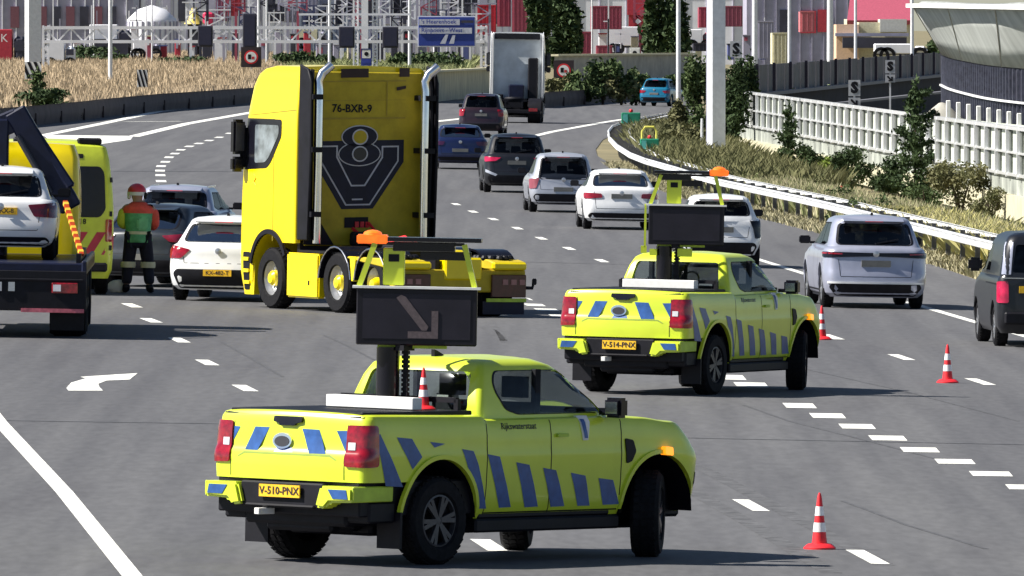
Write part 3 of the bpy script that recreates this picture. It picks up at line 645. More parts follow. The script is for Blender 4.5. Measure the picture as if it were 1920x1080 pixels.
        for cy,a,b in ((535,112,68),(648,132,74)): rp('emblem_digit',q(el(295,cy,a,b)),navy,.018,bp)
        for cy,mm in ((537,backm),(648,darkp)):
            rp('emblem_ring',q(el(297,cy,52,52)),pale,.022,bp); rp('emblem_hole',q(el(297,cy,43,43)),mm,.026,bp)
        rp('emblem_dash',q([(250,940),(320,940),(320,950),(250,950)]),pale,.02,bp)
        tx=text_mb('76-BXR-9',.19,lambda u,v:Vector((-1.075,gy(600+242*.2871)-u,gz(670,110+352*.2871)+v)),bold=.004); tx.build('cab_number',black,bp)
        for P in ([(165,90),(345,90),(345,148),(165,148)],[(545,90),(612,90),(612,148),(545,148)],[(530,215),(590,205),(590,225),(530,238)]): rp('roof_slot',q(P),mat('slot_dark',(.03,.012,.01),.6),.02,bp)
        for y,wd in ((168,8),(408,12),(295,3)): rp('panel_ridge',q([(10,y),(590,y+2),(590,y+wd+2),(10,y+wd)]),mat('ridge_yellow',(.38,.28,.015),.5),.012,bp)
        rp('panel_ridge',q([(465,180),(472,180),(472,400),(465,400)]),MATS['ridge_yellow'],.011,bp)
        rp('lower_slot',q([(205,1062),(360,1062),(360,1130),(205,1130)]),black,.012,bp)
        m=MB(); 
        for k in range(3): m.box(-1.09,-1.07,-.12+k*.1,-.05+k*.1,1.42,1.52)
        m.build('coupling',red,bp)
        MB().prism([(.98,1.12),(1.12,1.12),(1.12,2.1),(.98,1.75),(.55,1.12)],-1.09,-1.065,'x').build('black_gusset',black,bp)
    else:
        for z in (1.5,1.9,2.3,2.7,3.3): MB().box(-1.075,-1.06,-1.05,1.05,z,z+.04).build('panel_rib',backm,bp)
        MB().box(-1.3,-1.0,-.98,-.52,1.0,3.0).build('intake_box',black,t,bev=.05)
        MB().box(-1.2,-1.06,-1.05,1.05,3.85,4.12).build('roof_recess',dark,t)
        MB().box(-1.7,-1.1,-.35,.35,1.0,1.75).build('coupling_box',navy,t,bev=.04)
        MB().box(-1.6,-1.1,.62,1.1,.9,1.3).build('battery_box',black,t,bev=.03)
    # chassis
    m=MB(); m.box(-4.7,.9,-.42,-.34,.68,.98); m.box(-4.7,.9,.34,.42,.68,.98)
    for x in (-4.5,-3.6,-2.9,-2.2,-1.4): m.box(x,x+.1,-.4,.4,.72,.95)
    m.box(-2.1,-.6,-1.05,1.05,.34,.95); m.box(-4.3,-1.0,-.3,.3,.45,.9); m.build('chassis',black,t)
    m=MB().box(-1.0,-.9,-1.15,1.15,.9,1.2); m.box(-2.6,-1.0,-1.15,1.15,.99,1.03); m.build('catwalk',black,t)
    m=MB().lathe([(.001,1.20),(.42,1.19),(.48,1.12),(.46,1.05),(.001,1.05)],28,'z',c=(-3.55,0,0)); m.box(-3.9,-3.2,-.55,.55,.98,1.08); m.build('fifth_wheel',black,t)
    ax=[0,-2.55,-3.92]
    for sg in (1,-1):
        wheel(t,0,sg*1.06,.52,.32,sg,rimR=.29,rm=alloy if fancy else alloyd,truck=True,hub=paint if fancy else alloyd)
        for x in ax[1:]:
            wheel(t,x,sg*(1.06 if x==ax[1] else .93),.51,.32 if x==ax[1] else .58,sg,rimR=.29,rm=alloy if fancy else alloyd,truck=True,hub=paint if fancy else alloyd)
            n=12; y0,y1=sorted((sg*.66,sg*1.25)); V=[];Fc=[]
            for i in range(n+1):
                a=PI*(.04+.92*i/n)
                for rr in (.60,.635):
                    for y in (y0,y1): V.append((x+rr*math.cos(a),y,.50+rr*math.sin(a)))
            for i in range(n):
                b=i*4; c=b+4; Fc+=[(b,b+1,c+1,c),(b+2,c+2,c+3,b+3),(b,c,c+2,b+2),(b+1,b+3,c+3,c+1)]
            MB().add(V,Fc).build('mudguard',black if not fancy else blackg,t,ang=50)
            if fancy: 
                ye=sg*1.252; m=MB().tube([(x+.62*math.cos(PI*(.04+.92*i/n)),ye,.50+.62*math.sin(PI*(.04+.92*i/n))) for i in range(n+1)],.014,6); m.build('chrome_edge',chrome,t)
        y0,y1=sorted((sg*1.08,sg*1.25))
        m=MB().box(-1.92,-.70,y0,y1,.22,.98).build('side_skirt',paint if fancy else black,t,bev=.03,seg=2)
        if fancy:
            MB().box(-1.60,-1.54,sg*1.25-.003,sg*1.25+.003,.44,.52).build('skirt_mark',black,m)
            MB().prism([(-3.12,.97),(-3.36,.97),(-3.27,.55),(-3.2,.55)],y0,y1).build('guard_bracket',paint,t,bev=.01)
    if fancy:
        m=MB(); m.box(-4.80,-4.62,-1.24,1.24,.42,.80); m.prism([(-4.82,.80),(-4.82,.93),(-4.55,.97),(-3.0,.97),(-3.0,.93),(-4.5,.80)],-1.24,-.62); m.prism([(-4.82,.80),(-4.82,.93),(-4.55,.97),(-3.0,.97),(-3.0,.93),(-4.5,.80)],.62,1.24); m.build('rear_body',yellow_shaded,t,bev=.02)
        MB().box(-4.40,-4.0,-.28,.28,.98,1.12).build('frame_cover',yellow,t,bev=.03); MB().box(-4.84,-4.6,-.40,.30,.62,1.0).build('rear_box',yellow,t,bev=.03)
        for sg in (1,-1):
            y0,y1=sorted((sg*.58,sg*1.22))
            MB().box(-4.90,-4.80,y0,y1,.80,.93).build('rear_cap',yellow,t,bev=.03)
            L=MB().box(-4.87,-4.80,y0,y1,.34,.72).build('tail_light',mat('lens_darkred',(.06,.008,.008),.3,coat=.5,var=.2),t,bev=.01)
            for k in range(3): MB().box(-4.882,-4.87,sg*(.82+.16*k)-.05,sg*(.82+.16*k)+.05,.55,.64).build('lamp',mat('lamp_pink',(.35,.16,.14),.3),L)
            MB().box(-4.84,-4.80,sorted((sg*.5,sg*1.24))[0],sorted((sg*.5,sg*1.24))[1],.26,.32).build('bumper_bar',limedull,t)
            MB().box(-4.80,-4.77,sorted((sg*.45,sg*1.22))[0],sorted((sg*.45,sg*1.22))[1],.05,.27).build('mud_flap',navy,t)
            m=MB()
            for k in range(14):
                cx=-4.6+.09*k; m.sphere((cx,sg*(.95+.15*math.sin(k*2.1)),.99),.075,.8,8,4)
                m.sphere((cx,sg*(.75+.1*math.cos(k*1.7)),.99),.07,.8,8,4)
            m.build('tread_cover',black,t)
        MB().tube([(-4.8,-1.15,.50),(-4.86,-1.34,.50),(-4.86,-1.36,.60)],.03,8).build('marker_arm',black,t)
        MB().box(-4.88,-4.82,-1.42,-1.34,.55,.66).build('marker_lamp',black,t,bev=.02)
        m=MB().tube([(-1.1,.2,1.4),(-1.7,.15,1.15),(-2.6,.1,1.22),(-3.2,.0,1.2)],.03,8); m.tube([(-1.1,-.1,1.5),(-1.6,-.15,1.2),(-2.5,-.1,1.3),(-3.0,.0,1.2)],.025,8); m.build('air_lines',red,t)
        m=MB(); m.box(-1.5,-1.15,-.2,.3,1.1,1.35); m.box(-2.2,-1.7,-.5,.1,1.04,1.2); m.box(-2.9,-2.4,-.4,.3,1.03,1.18); m.build('deck_equipment',dark,t,bev=.04)
        # company lettering on the door side, too faint to read: small ornamental marks
        MB().tube([(.55,1.25,2.1),(.62,1.252,2.16),(.55,1.252,2.22),(.62,1.252,2.28)],.012,6).build('door_mark',mat('mark_orange',(.7,.35,0),.5),t)
    else:
        MB().box(-4.75,-4.6,-1.2,1.2,.45,.62).build('rear_bumper',black,t,bev=.02)
        for sg in (1,-1): MB().box(-4.79,-4.74,sorted((sg*.7,sg*1.1))[0],sorted((sg*.7,sg*1.1))[1],.55,.70).build('tail_light',redl,t)
    return t
tractor(625,579,math.radians(27)*-1,'bright yellow tractor truck with high cab and big eight and V emblem on its back',yellow,yellow_shaded,True)
tractor(969,229,math.radians(2),'white tractor truck seen from behind far down the road',white,mat('pale_panel',(.52,.56,.58),.5,var=.08,scale=2),False)

# ---------------------------------------------------------------- cars (x=0 at the rear axle)
def car(name,label,px,py,th,paint,L=4.3,W=1.78,Ht=1.48,wb=2.6,ro=.78,belt=.95,ra=.12,rb=.55,rh=1.2,glassr=None,lights=None,plate=None,ptext=None,lowz=.42,zoff=0,group='vehicles driving away on the right',loc=None,trim=None,gh=None,lm=None,clad=False,deck=None,hi=False,R=.32,side_extra=None,wiper=True,winz=None,cat='car',shoulder=.0):
    fr=L-ro; t=thing(name,label,cat,loc or G(px,py),PI/2-th,group,tilt=True)
    if zoff: t.location.z+=zoff
    h=W/2; dk=deck or belt
    keys=[(.20,-ro+.14,fr-.16,h-.12),(.27,-ro+.05,fr-.06,h-.05),(.42,-ro,fr,h-.015),(.58,-ro+.01,fr,h),(.72,-ro+.05,fr-.03,h),(belt-.07,-ro+.07,fr-.12,h-.015),(belt-.01,-ro+.11,fr-.2,h-.045),(belt+.02,-ro+.17,fr-.3,h-.09)]
    zt=[(-ro,dk+.02),(-ro+.5,dk+.03),(0.2,belt+.02),(wb-.75,belt+.02),(wb-.35,belt-.01),(wb+.3,belt-.10),(fr-.25,belt-.24),(fr,belt-.34)]
    sh=Shell(keys,(.34,.24,.5,.4,.05,.12),sub=2,arches=[(0,R+.06,R+.02),(wb,R+.06,R+.02)],ztop=zt,zmid=.6,crown=.03,ns=64)
    sh.mb().build('body',paint,t,ang=32)
    gk=[(belt-.05,-ro+ra,wb+.18,h-.07),(belt+.08,-ro+ra+(rb-ra)*.25,wb-.05,h-.12),(Ht-.17,-ro+rb-.02,wb-.88,h-.21),(Ht-.07,-ro+rb+.05,wb-1.12,h-.26),(Ht-.02,-ro+rb+.18,wb-1.3,h-.34),(Ht,-ro+rb+.4,wb-1.5,h-.5)]
    gs=Shell(gk,(.24,.20,.3,.3,.07,.14),sub=2,crown=.02,ns=22)
    z0=(winz or belt)+.07; zt_=Ht-.13
    hb,ht=h-.26,h-.33
    rwin=rpoly([(-hb,z0),(hb,z0),(ht,zt_),(-ht,zt_)],.09)
    fwin=rpoly([(-h+.2,belt+.04),(h-.2,belt+.04),(h-.35,Ht-.14),(-h+.35,Ht-.14)],.06)
    swin=rpoly([(-ro+rb+.22,belt+.10),(-ro+rb+.60,belt+.05),(wb-.30,belt+.05),(wb-.98,Ht-.15),(-ro+rb+.55,Ht-.13)],.05)
    cuts=[MB().prism(swin,-1.2,1.2),MB().prism(rwin,-ro-.3,-ro+rb+.55,'x'),MB().prism(fwin,wb-1.3,wb+.6,'x')]
    finish('cabin',hollow(gs,gk,cuts),paint,t,35)
    decal('rear_window',[rwin],gs.rear,glassr or glassm,t,off=-.015)
    ring=rwin; c=Vector((0,(z0+zt_)/2)); n=len(ring); out=[tuple(c+(Vector(p)-c)*1.06) for p in ring]
    decal('window_seal',[[ring[i],ring[(i+1)%n],out[(i+1)%n],out[i]] for i in range(n)],gs.rear,black,t,off=.004)
    decal('windscreen',[fwin],gs.front,glass,t,off=-.015)
    for sg in (1,-1):
        decal('side_window',[swin],gs.side(sg),glassr or glassm,t,off=-.015)
        f=gs.side(sg); c=Vector((sum(p[0] for p in swin)/len(swin),sum(p[1] for p in swin)/len(swin))); out=[tuple(c+(Vector(p)-c)*1.05) for p in swin]; n2=len(swin)
        decal('side_trim',[[swin[i],swin[(i+1)%n2],out[(i+1)%n2],out[i]] for i in range(n2)]+[[(wb*.42,belt+.04),(wb*.42+.07,belt+.04),(wb*.42+.07,Ht-.14),(wb*.42,Ht-.14)]],f,black,t,off=.004)
        decal('door_seam',[[(x,.32),(x+.012,.32),(x+.012,belt-.02),(x,belt-.02)] for x in (R+.12,wb*.45)],sh.side(sg),black,t,off=.002)
        decal('sill_trim',[[(R+.1,.22),(wb-R-.1,.22),(wb-R-.1,.32),(R+.1,.32)]],sh.side(sg),black,t,off=.006)
        x=wb-.62; ys=sorted((sg*(h-.03),sg*(h+.17))); m=MB().box(x,x+.12,ys[0],ys[1],belt+.03,belt+.17); m.box(x+.04,x+.1,*sorted((sg*(h-.14),sg*h)),belt+.03,belt+.07)
        m.build('wing_mirror',black if trim is None else trim,t,bev=.03,seg=2)
        if clad: 
            n=18
            for cx in (0,wb): decal('arch_cladding',[[(cx+r0*math.cos(a),R+.02+r0*math.sin(a)) for r0,a in ((R+.06,a0),(R+.12,a0),(R+.12,a1),(R+.06,a1))] for a0,a1 in [(PI*i/n,PI*(i+1)/n) for i in range(n)]],sh.side(sg),black,t,off=.01,grid=9)
    m=MB(); m.box(-ro+rb+.1,wb+.1,-h+.12,h-.12,belt+.0,belt+.035)
    m.box(wb-.55,wb,-h+.2,h-.2,belt+.03,belt+.07)
    for y in (-.36,.36): headrest(m,wb*.52,y,belt+.16)
    for y in (-.42,0,.42): headrest(m,.18,y,belt+.06,.8)
    m.build('seats',dark,t,bev=.02)
    rear=sh.rear
    decal('rear_diffuser',[rpoly([(-h+.16,lowz),(h-.16,lowz),(h-.10,lowz-.08),(h-.22,.22),(-h+.22,.22),(-h+.10,lowz-.08)],.04)],rear,black,t,off=.012,thick=True,grid=.15)
    for P in (lights or [[(h-.42,.86),(h-.02,.90),(h-.02,.72),(h-.30,.74)]]):
        for sg in (1,-1):
            Q=[(sg*a,b) for a,b in P]
            decal('tail_light',[rpoly(Q,.03)],lambda y,z,off=0:rear(y,z,off),lm or redl,t,off=.018,grid=.06,thick=True)
    pz,pw=(plate or (.66,.52))[:2]; x=rear(0,pz).x
    pl=MB().box(x-.03,x+.02,-pw/2,pw/2,pz-.055,pz+.055).build('licence_plate',platey if ptext!='' else platek,t)
    if ptext: text_mb(ptext,.10,lambda u,v:(x-.034,-u,pz+v),bold=.002).build('plate_text',platet,pl)
    zb=(pz+belt)/2 if pz<belt-.2 else pz-.2; xb=rear(0,min(zb,belt-.08)).x
    MB().lathe([(.001,0),(.05,0),(.055,.02),(.001,.03)],16,'z').xf(Matrix.Translation((xb-.0,0,belt-.09))@Matrix.Rotation(-PI/2,4,'Y')).build('badge',alloy,t)
    decal('boot_seam',[[(-h+.3,lowz+.10),(h-.3,lowz+.10),(h-.3,lowz+.11),(-h+.3,lowz+.11)]]+[[(s*(h-.30),lowz+.11),(s*(h-.29),lowz+.11),(s*(h-.24),belt-.06),(s*(h-.25),belt-.06)] for s in (1,-1)],rear,black,t,off=.002,grid=.2)
    m=MB(); m.box(-ro+.25,fr-.3,-h+.32,h-.32,.20,.55); m.box(R+.1,wb-R-.1,-h+.1,h-.1,.19,.4); m.build('underbody',black,t)
    m=MB(); xr=gs.rear(0,Ht-.12).x; m.prism([(xr-.12,Ht-.085),(xr+.18,Ht-.03),(xr+.2,Ht-.07),(xr-.05,Ht-.11)],-h+.38,h-.38); m.build('spoiler',paint,t,bev=.01)
    MB().box(xr-.125,xr-.11,-.16,.16,Ht-.10,Ht-.088).build('brake_lamp',redlit,t)
    MB().prism([(xr+.3,Ht-.03),(xr+.5,Ht-.02),(xr+.36,Ht+.06),(xr+.32,Ht+.06)],-.02,.02).build('antenna',black,t)
    if wiper and (L>4.5 or zoff):
        a=gs.rear(.0,z0+.02,.02); b=gs.rear(-.42,z0+.10,.03); MB().bar(a,b,.02,.02).build('wiper',black,t)
    for sg in (1,-1): decal('headlight',[[(sg*(h-.45),.68),(sg*(h-.08),.72),(sg*(h-.08),.58),(sg*(h-.4),.56)]],sh.front,whitel,t,off=.01)
    decal('grille',[rpoly([(-.45,.60),(.45,.60),(.4,.3),(-.4,.3)],.03)],sh.front,black,t,off=.01)
    for x in (0,wb):
        for sg in (1,-1): wheel(t,x,sg*(h-.13),R,.21,sg)
    t['_h']=h; return t,sh,gs
def done(r):
    t,sh,gs=r; del t['_h']; return r
rd=math.radians
r=done(car('compact_suv','silver blue SUV with full width light bar driving in the right lane',1633,577,rd(-4),lilac,L=4.6,W=1.85,Ht=1.63,wb=2.77,ro=.85,belt=1.06,ra=.14,rb=.62,R=.36,glassr=glassd,lights=[[(.0,.99),(.92,1.0),(.92,.90),(.0,.93)]],lm=blackg,plate=(.80,.52),ptext='',lowz=.46))
t,sh,gs=r
decal('chrome_strip',[[(-.84,.475),(.84,.475),(.84,.44),(-.84,.44)]],sh.rear,white,t,off=.03,thick=True)
for sg in (1,-1): decal('reflector',[[(sg*.6,.98),(sg*.92,.99),(sg*.92,.96),(sg*.6,.955)]],sh.rear,redl,t,off=.03)
t=done(car('city_car','small white city car partly hidden by the black message board',1348,501,rd(-3),white,L=3.6,W=1.68,Ht=1.48,wb=2.34,ro=.55,belt=1.0,ra=.06,rb=.28,R=.30,lights=[[(.55,1.05),(.80,1.0),(.81,.62),(.70,.60),(.66,.80)]],lm=blackg,plate=(.78,.5),ptext='',lowz=.52))[0]
done(car('saloon_car','white saloon car with wide lamps driving left of the white city car',1161,430,rd(-3),white,L=4.3,W=1.80,Ht=1.42,wb=2.6,ro=.85,belt=.96,ra=.42,rb=.98,R=.33,glassr=glassd,lights=[[(.48,.86),(.88,.88),(.88,.73),(.46,.76)]],plate=(.80,.5),ptext='',lowz=.40,deck=.98))
done(car('hatchback_car','silver hatchback with large dark rear window in the queue of cars',1053,398,rd(-3),silver,L=4.0,W=1.75,Ht=1.52,wb=2.5,ro=.7,belt=.94,ra=.04,rb=.34,R=.31,glassr=glassm,winz=.80,lights=[[(.62,.88),(.86,.86),(.86,.60),(.70,.62)]],lm=mat('lens_grey',(.25,.06,.08),.3),plate=(.60,.5),ptext='',lowz=.48))
r=done(car('compact_suv','dark charcoal SUV with brake lights on behind the blue car',966,361,rd(-2.5),darkp,L=4.6,W=1.86,Ht=1.66,wb=2.7,ro=.85,belt=1.06,ra=.12,rb=.5,R=.36,lights=[[(.45,1.0),(.90,1.02),(.90,.88),(.60,.90)]],lm=mat('lens_lit_red',(.5,.01,.06),.2,coat=.6,var=.2),plate=(.86,.52),ptext='',lowz=.5))
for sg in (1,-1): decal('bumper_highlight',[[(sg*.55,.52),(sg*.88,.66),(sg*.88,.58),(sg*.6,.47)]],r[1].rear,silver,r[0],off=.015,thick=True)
done(car('hatchback_car','dark blue hatchback driving in the left lane of the queue',861,317,rd(-2),bluep,L=4.4,W=1.80,Ht=1.44,wb=2.73,ro=.8,belt=.98,ra=.12,rb=.6,R=.33,glassr=glassd,lights=[[(.5,.90),(.88,.92),(.88,.78),(.56,.78)]],lm=mat('lens_navy',(.05,.01,.05),.3),plate=(.62,.52),ptext='',lowz=.40))
done(car('compact_suv','dark red SUV following the white tractor truck',903,254,rd(3),maroon,L=4.5,W=1.84,Ht=1.72,wb=2.68,ro=.85,belt=1.1,ra=.1,rb=.42,R=.36,glassr=glassd,lights=[[(.66,1.1),(.90,1.1),(.90,.80),(.72,.80)]],plate=(.86,.5),ptext='',lowz=.5))
done(car('hatchback_car','teal blue hatchback leaving round the bend at the far right',1231,199,rd(14),teal,L=4.0,W=1.75,Ht=1.55,wb=2.5,ro=.75,belt=1.0,ra=.1,rb=.45,R=.32,glassr=glassd,plate=(.7,.5),ptext='',lowz=.5))
done(car('hatchback_car','white crashed hatchback standing against the yellow truck cab',420,564,rd(8),white,L=4.1,W=1.80,Ht=1.47,wb=2.55,ro=.78,belt=.97,ra=.16,rb=.72,R=.33,lights=[[(.50,.90),(.88,.99),(.88,.74),(.66,.75)]],plate=(.50,.50),ptext='KX-482-T',lowz=.56,group='vehicles standing at the accident',side_extra=1))
done(car('hatchback_car','dark grey damaged hatchback behind the rescue worker',285,537,rd(20),greyp,L=4.3,W=1.80,Ht=1.50,wb=2.6,ro=.8,belt=1.0,ra=.12,rb=.62,R=.33,glassr=glassd,lights=[[(.45,.95),(.88,.99),(.88,.82),(.6,.84)]],lm=mat('lens_dim',(.2,.01,.03),.25,coat=.6),plate=(.55,.5),ptext='',lowz=.5,group='vehicles standing at the accident'))
r=done(car('estate_car','silver blue estate car half hidden behind the dark grey hatchback',330,487,rd(6),lilac,L=4.5,W=1.82,Ht=1.50,wb=2.65,ro=.85,belt=.98,ra=.16,rb=.55,R=.33,plate=(.7,.5),ptext='',group='vehicles standing at the accident'))
for y in (-.58,.58): MB().bar((.3,y,1.475),(1.5,y,1.49),.03,.04).build('roof_rail',alloy,r[0])
# black van at the right edge
t=thing('delivery_van','black van with tall red tail light cut off by the right edge','van',G(1966,650),PI/2+rd(3.5),'vehicles driving away on the right',tilt=True)
keys=[(.22,-.80,3.5,.82),(.32,-.86,3.62,.88),(.5,-.88,3.66,.90),(.9,-.86,3.6,.90),(1.08,-.85,3.4,.89),(1.13,-.84,3.2,.86)]
sh=Shell(keys,(.16,.14,.5,.4,.03,.12),sub=2,arches=[(0,.39,.34),(2.7,.39,.34)],ztop=[(-1,1.13),(2.2,1.13),(3.0,1.02),(3.6,.82)],zmid=.6,crown=.02,ns=64); sh.mb().build('body',darkp,t,ang=32)
gk=[(1.06,-.85,2.75,.87),(1.25,-.83,2.35,.85),(1.6,-.78,1.8,.79),(1.74,-.72,1.55,.73),(1.80,-.58,1.35,.62),(1.815,-.3,1.1,.4)]
gs=Shell(gk,(.16,.16,.3,.3,.03,.12),sub=2,crown=.02,ns=22)
rw=[rpoly([(s*.06,1.18),(s*.68,1.18),(s*.62,1.62),(s*.06,1.62)],.05) for s in (1,-1)]
sw=rpoly([(.9,1.18),(2.2,1.17),(1.75,1.58),(.95,1.6)],.05)
finish('cabin',hollow(gs,gk,[MB().prism(rw[0],-1.2,-.4,'x'),MB().prism(rw[1],-1.2,-.4,'x'),MB().prism(sw,-1.2,1.2)]),darkp,t,35)
for p in rw: decal('rear_window',[p],gs.rear,glassd,t,off=-.015)
for sg in (1,-1):
    decal('side_window',[sw],gs.side(sg),glassd,t,off=-.015)
    decal('tail_light',[rpoly([(sg*.74,1.04),(sg*.895,1.04),(sg*.895,.70),(sg*.73,.70)],.03)],sh.rear if 0 else (lambda y,z,off=0:(sh.rear(y,z,off) if z<1.1 else gs.rear(y*.985,z,off+.01))),mat('lens_lit_red',(.5,.01,.06)),t,off=.02,grid=.06,thick=True)
    ys=sorted((sg*.88,sg*1.10)); MB().box(1.95,2.08,ys[0],ys[1],1.14,1.36).build('wing_mirror',blackg,t,bev=.04,seg=2)
    decal('sliding_rail',[[(-.5,1.0),(1.1,1.0),(1.1,.98),(-.5,.98)]],sh.side(sg),black,t,off=.01)
    for x in (0,2.7): wheel(t,x,sg*.77,.33,.21,sg)
MB().box(-.93,-.84,-.80,.80,.36,.56).build('rear_bumper',black,t,bev=.03); x=sh.rear(0,.9).x
MB().box(x-.03,x+.02,.05,.57,.86,.97).build('licence_plate',platey,t); MB().box(-.5,3.3,-.55,.55,.2,.6).build('underbody',black,t)
decal('silver_pillar',[[(.70,1.15),(.84,1.15),(.78,1.66),(.66,1.66)]],gs.rear,lilac,t,off=.008)
MB().box(x-.02,x+.02,-.85,.85,1.085,1.10).build('chrome_strip',alloy,t)

# ---------------------------------------------------------------- crane truck at the left edge and the car on its bed
tp=G(12,628); t=thing('recovery_truck','dark recovery truck with folded crane cut off by the left edge','tow truck',tp,PI/2+rd(1),'vehicles standing at the accident',tilt=True)
m=MB(); m.box(-1.6,6.2,-1.25,1.25,1.02,1.16); m.box(-1.62,6.2,-1.25,-1.17,.98,1.20); m.box(-1.62,6.2,1.17,1.25,.98,1.20); m.build('flatbed',navy,t,bev=.02)
m=MB().box(-1.64,-1.5,-1.25,1.25,.42,1.04); m.box(-1.66,-1.64,-1.2,1.2,.88,.92); m.build('tail_board',black,t,bev=.01)
m=MB().box(-1.60,6.5,-.42,.42,.62,1.02); m.box(1.6,3.6,-1.1,1.1,.45,1.0); m.build('chassis',black,t)
for s in (1,-1):
    L=MB().box(-1.69,-1.63,*sorted((s*.72,s*1.12)),.70,.86).build('tail_light',redl,t,bev=.01); MB().box(-1.70,-1.69,*sorted((s*.74,s*.86)),.73,.83).build('reversing_lamp',whitel,L)
    MB().box(-1.66,-1.63,*sorted((s*.05,s*.15)),.72,.86).build('marker_plate',alloy,t)
    MB().box(-1.66,-1.62,*sorted((s*.25,s*1.22)),.40,.46).build('bumper_stripe',mat('reflective_pink',(.5,.12,.16),.5,var=.2,scale=10),t)
    for x in (0,1.35): wheel(t,x,s*.95,.50,.56,s,rimR=.28,truck=True,rm=alloyd,hub=black)
    wheel(t,6.2,s*1.05,.50,.30,s,rimR=.28,truck=True,rm=alloyd,hub=black)
    MB().box(-1.3,-1.27,*sorted((s*.7,s*1.22)),.12,.5).build('mud_flap',black,t)
keys=[(.9,5.3,7.4,.98),(1.4,5.3,7.45,1.0),(2.1,5.3,7.35,1.0),(2.7,5.32,7.0,.97),(2.9,5.4,6.7,.9)]
cb=Shell(keys,(.1,.1,.3,.3,0,.1),sub=2,ns=20,crown=.03); cb.mb(bottom=True).build('cab',yellow,t,ang=32)
for s in (1,-1): decal('side_window',[rpoly([(6.1,1.8),(7.1,1.8),(6.9,2.5),(6.1,2.5)],.05)],cb.side(s),blackg,t,off=.006)
decal('cab_rear_window',[rpoly([(-.6,1.9),(.6,1.9),(.6,2.5),(-.6,2.5)],.05)],cb.rear,blackg,t,off=.006)
# crane: column, knuckle boom
def lp(px,py,D):  # photo point at depth D -> truck local
    return t.matrix_world.inverted()@PD(px,py,D)
bpy.context.view_layer.update()
Dc=tp.y+4.4
A=lp(-12,222,Dc); B_=lp(36,222,Dc); C_=lp(134,392,Dc)
m=MB(); m.box(A.x-.25,A.x+.25,A.y-.25,A.y+.25,1.1,A.z); m.build('crane_column',navy,t,bev=.03)
m=MB().bar(A-Vector((0,-.4,.35)),B_,.36,.42,up=(1,0,0)); m.bar(B_+(B_-C_).normalized()*.15,C_,.36,.46,up=(1,0,0)); m.bar(B_+Vector((-.1,-.1,.02)),C_+Vector((-.2,0,.35)),.14,.14,up=(1,0,0))
bo=m.build('crane_boom',navy,t,bev=.03)
d=(C_-B_)
m=MB().tube([B_+d*.12+Vector((-.25,.12,-.1)),B_+d*.75+Vector((-.25,.12,-.1))],.05,10); m.build('hydraulic_ram',alloyd,bo)
tx=MB()
for k in range(5): c=B_+d*(.42+.07*k)+Vector((-.19,0,0)); tx.box(c.x-.005,c.x+.005,c.y-.03,c.y+.03,c.z-.02,c.z+.02)
tx.build('boom_mark',whitem,bo)
MB().lathe([(.001,-.1),(.16,-.1),(.16,.1),(.001,.1)],16,'z').xf(Matrix.Translation(B_)@Matrix.Rotation(PI/2,4,'Y')).build('knuckle',black,bo)
# striped warning bar leaning beside the car
a=lp(122,378,tp.y+.4); b=lp(153,478,tp.y-.6); ob=MB(); n=9
m=MB().bar(a,b,.07,.05); wb_=m.build('warning_bar',mat('bar_orange',(.45,.05,.01),.5,var=.1),t)
m=MB()
for k in range(n): 
    p=a+(b-a)*((k+.25)/n); q=a+(b-a)*((k+.65)/n); m.bar(p,q,.077,.056)
m.build('bar_stripes',mat('bar_yellow',(.8,.5,.05),.5),wb_)
m=MB().box(-1.2,4.2,-1.15,-1.08,1.16,1.3); m.build('wheel_ramp',black,t)
cw=tp+Vector((-.13,1.0,0))
r=done(car('hatchback_car','white hatchback loaded on the bed of the recovery truck',0,0,rd(-1),white,L=3.95,W=1.74,Ht=1.43,wb=2.47,ro=.72,belt=.92,ra=.12,rb=.5,R=.31,loc=cw,zoff=1.16,lights=[[(.42,.86),(.86,.90),(.86,.66),(.52,.68)]],lm=mat('lens_dark_red',(.10,.004,.012),.2,coat=.7,var=.2),plate=(.76,.52),ptext='52-TKX-8',lowz=.36,group='vehicles standing at the accident'))

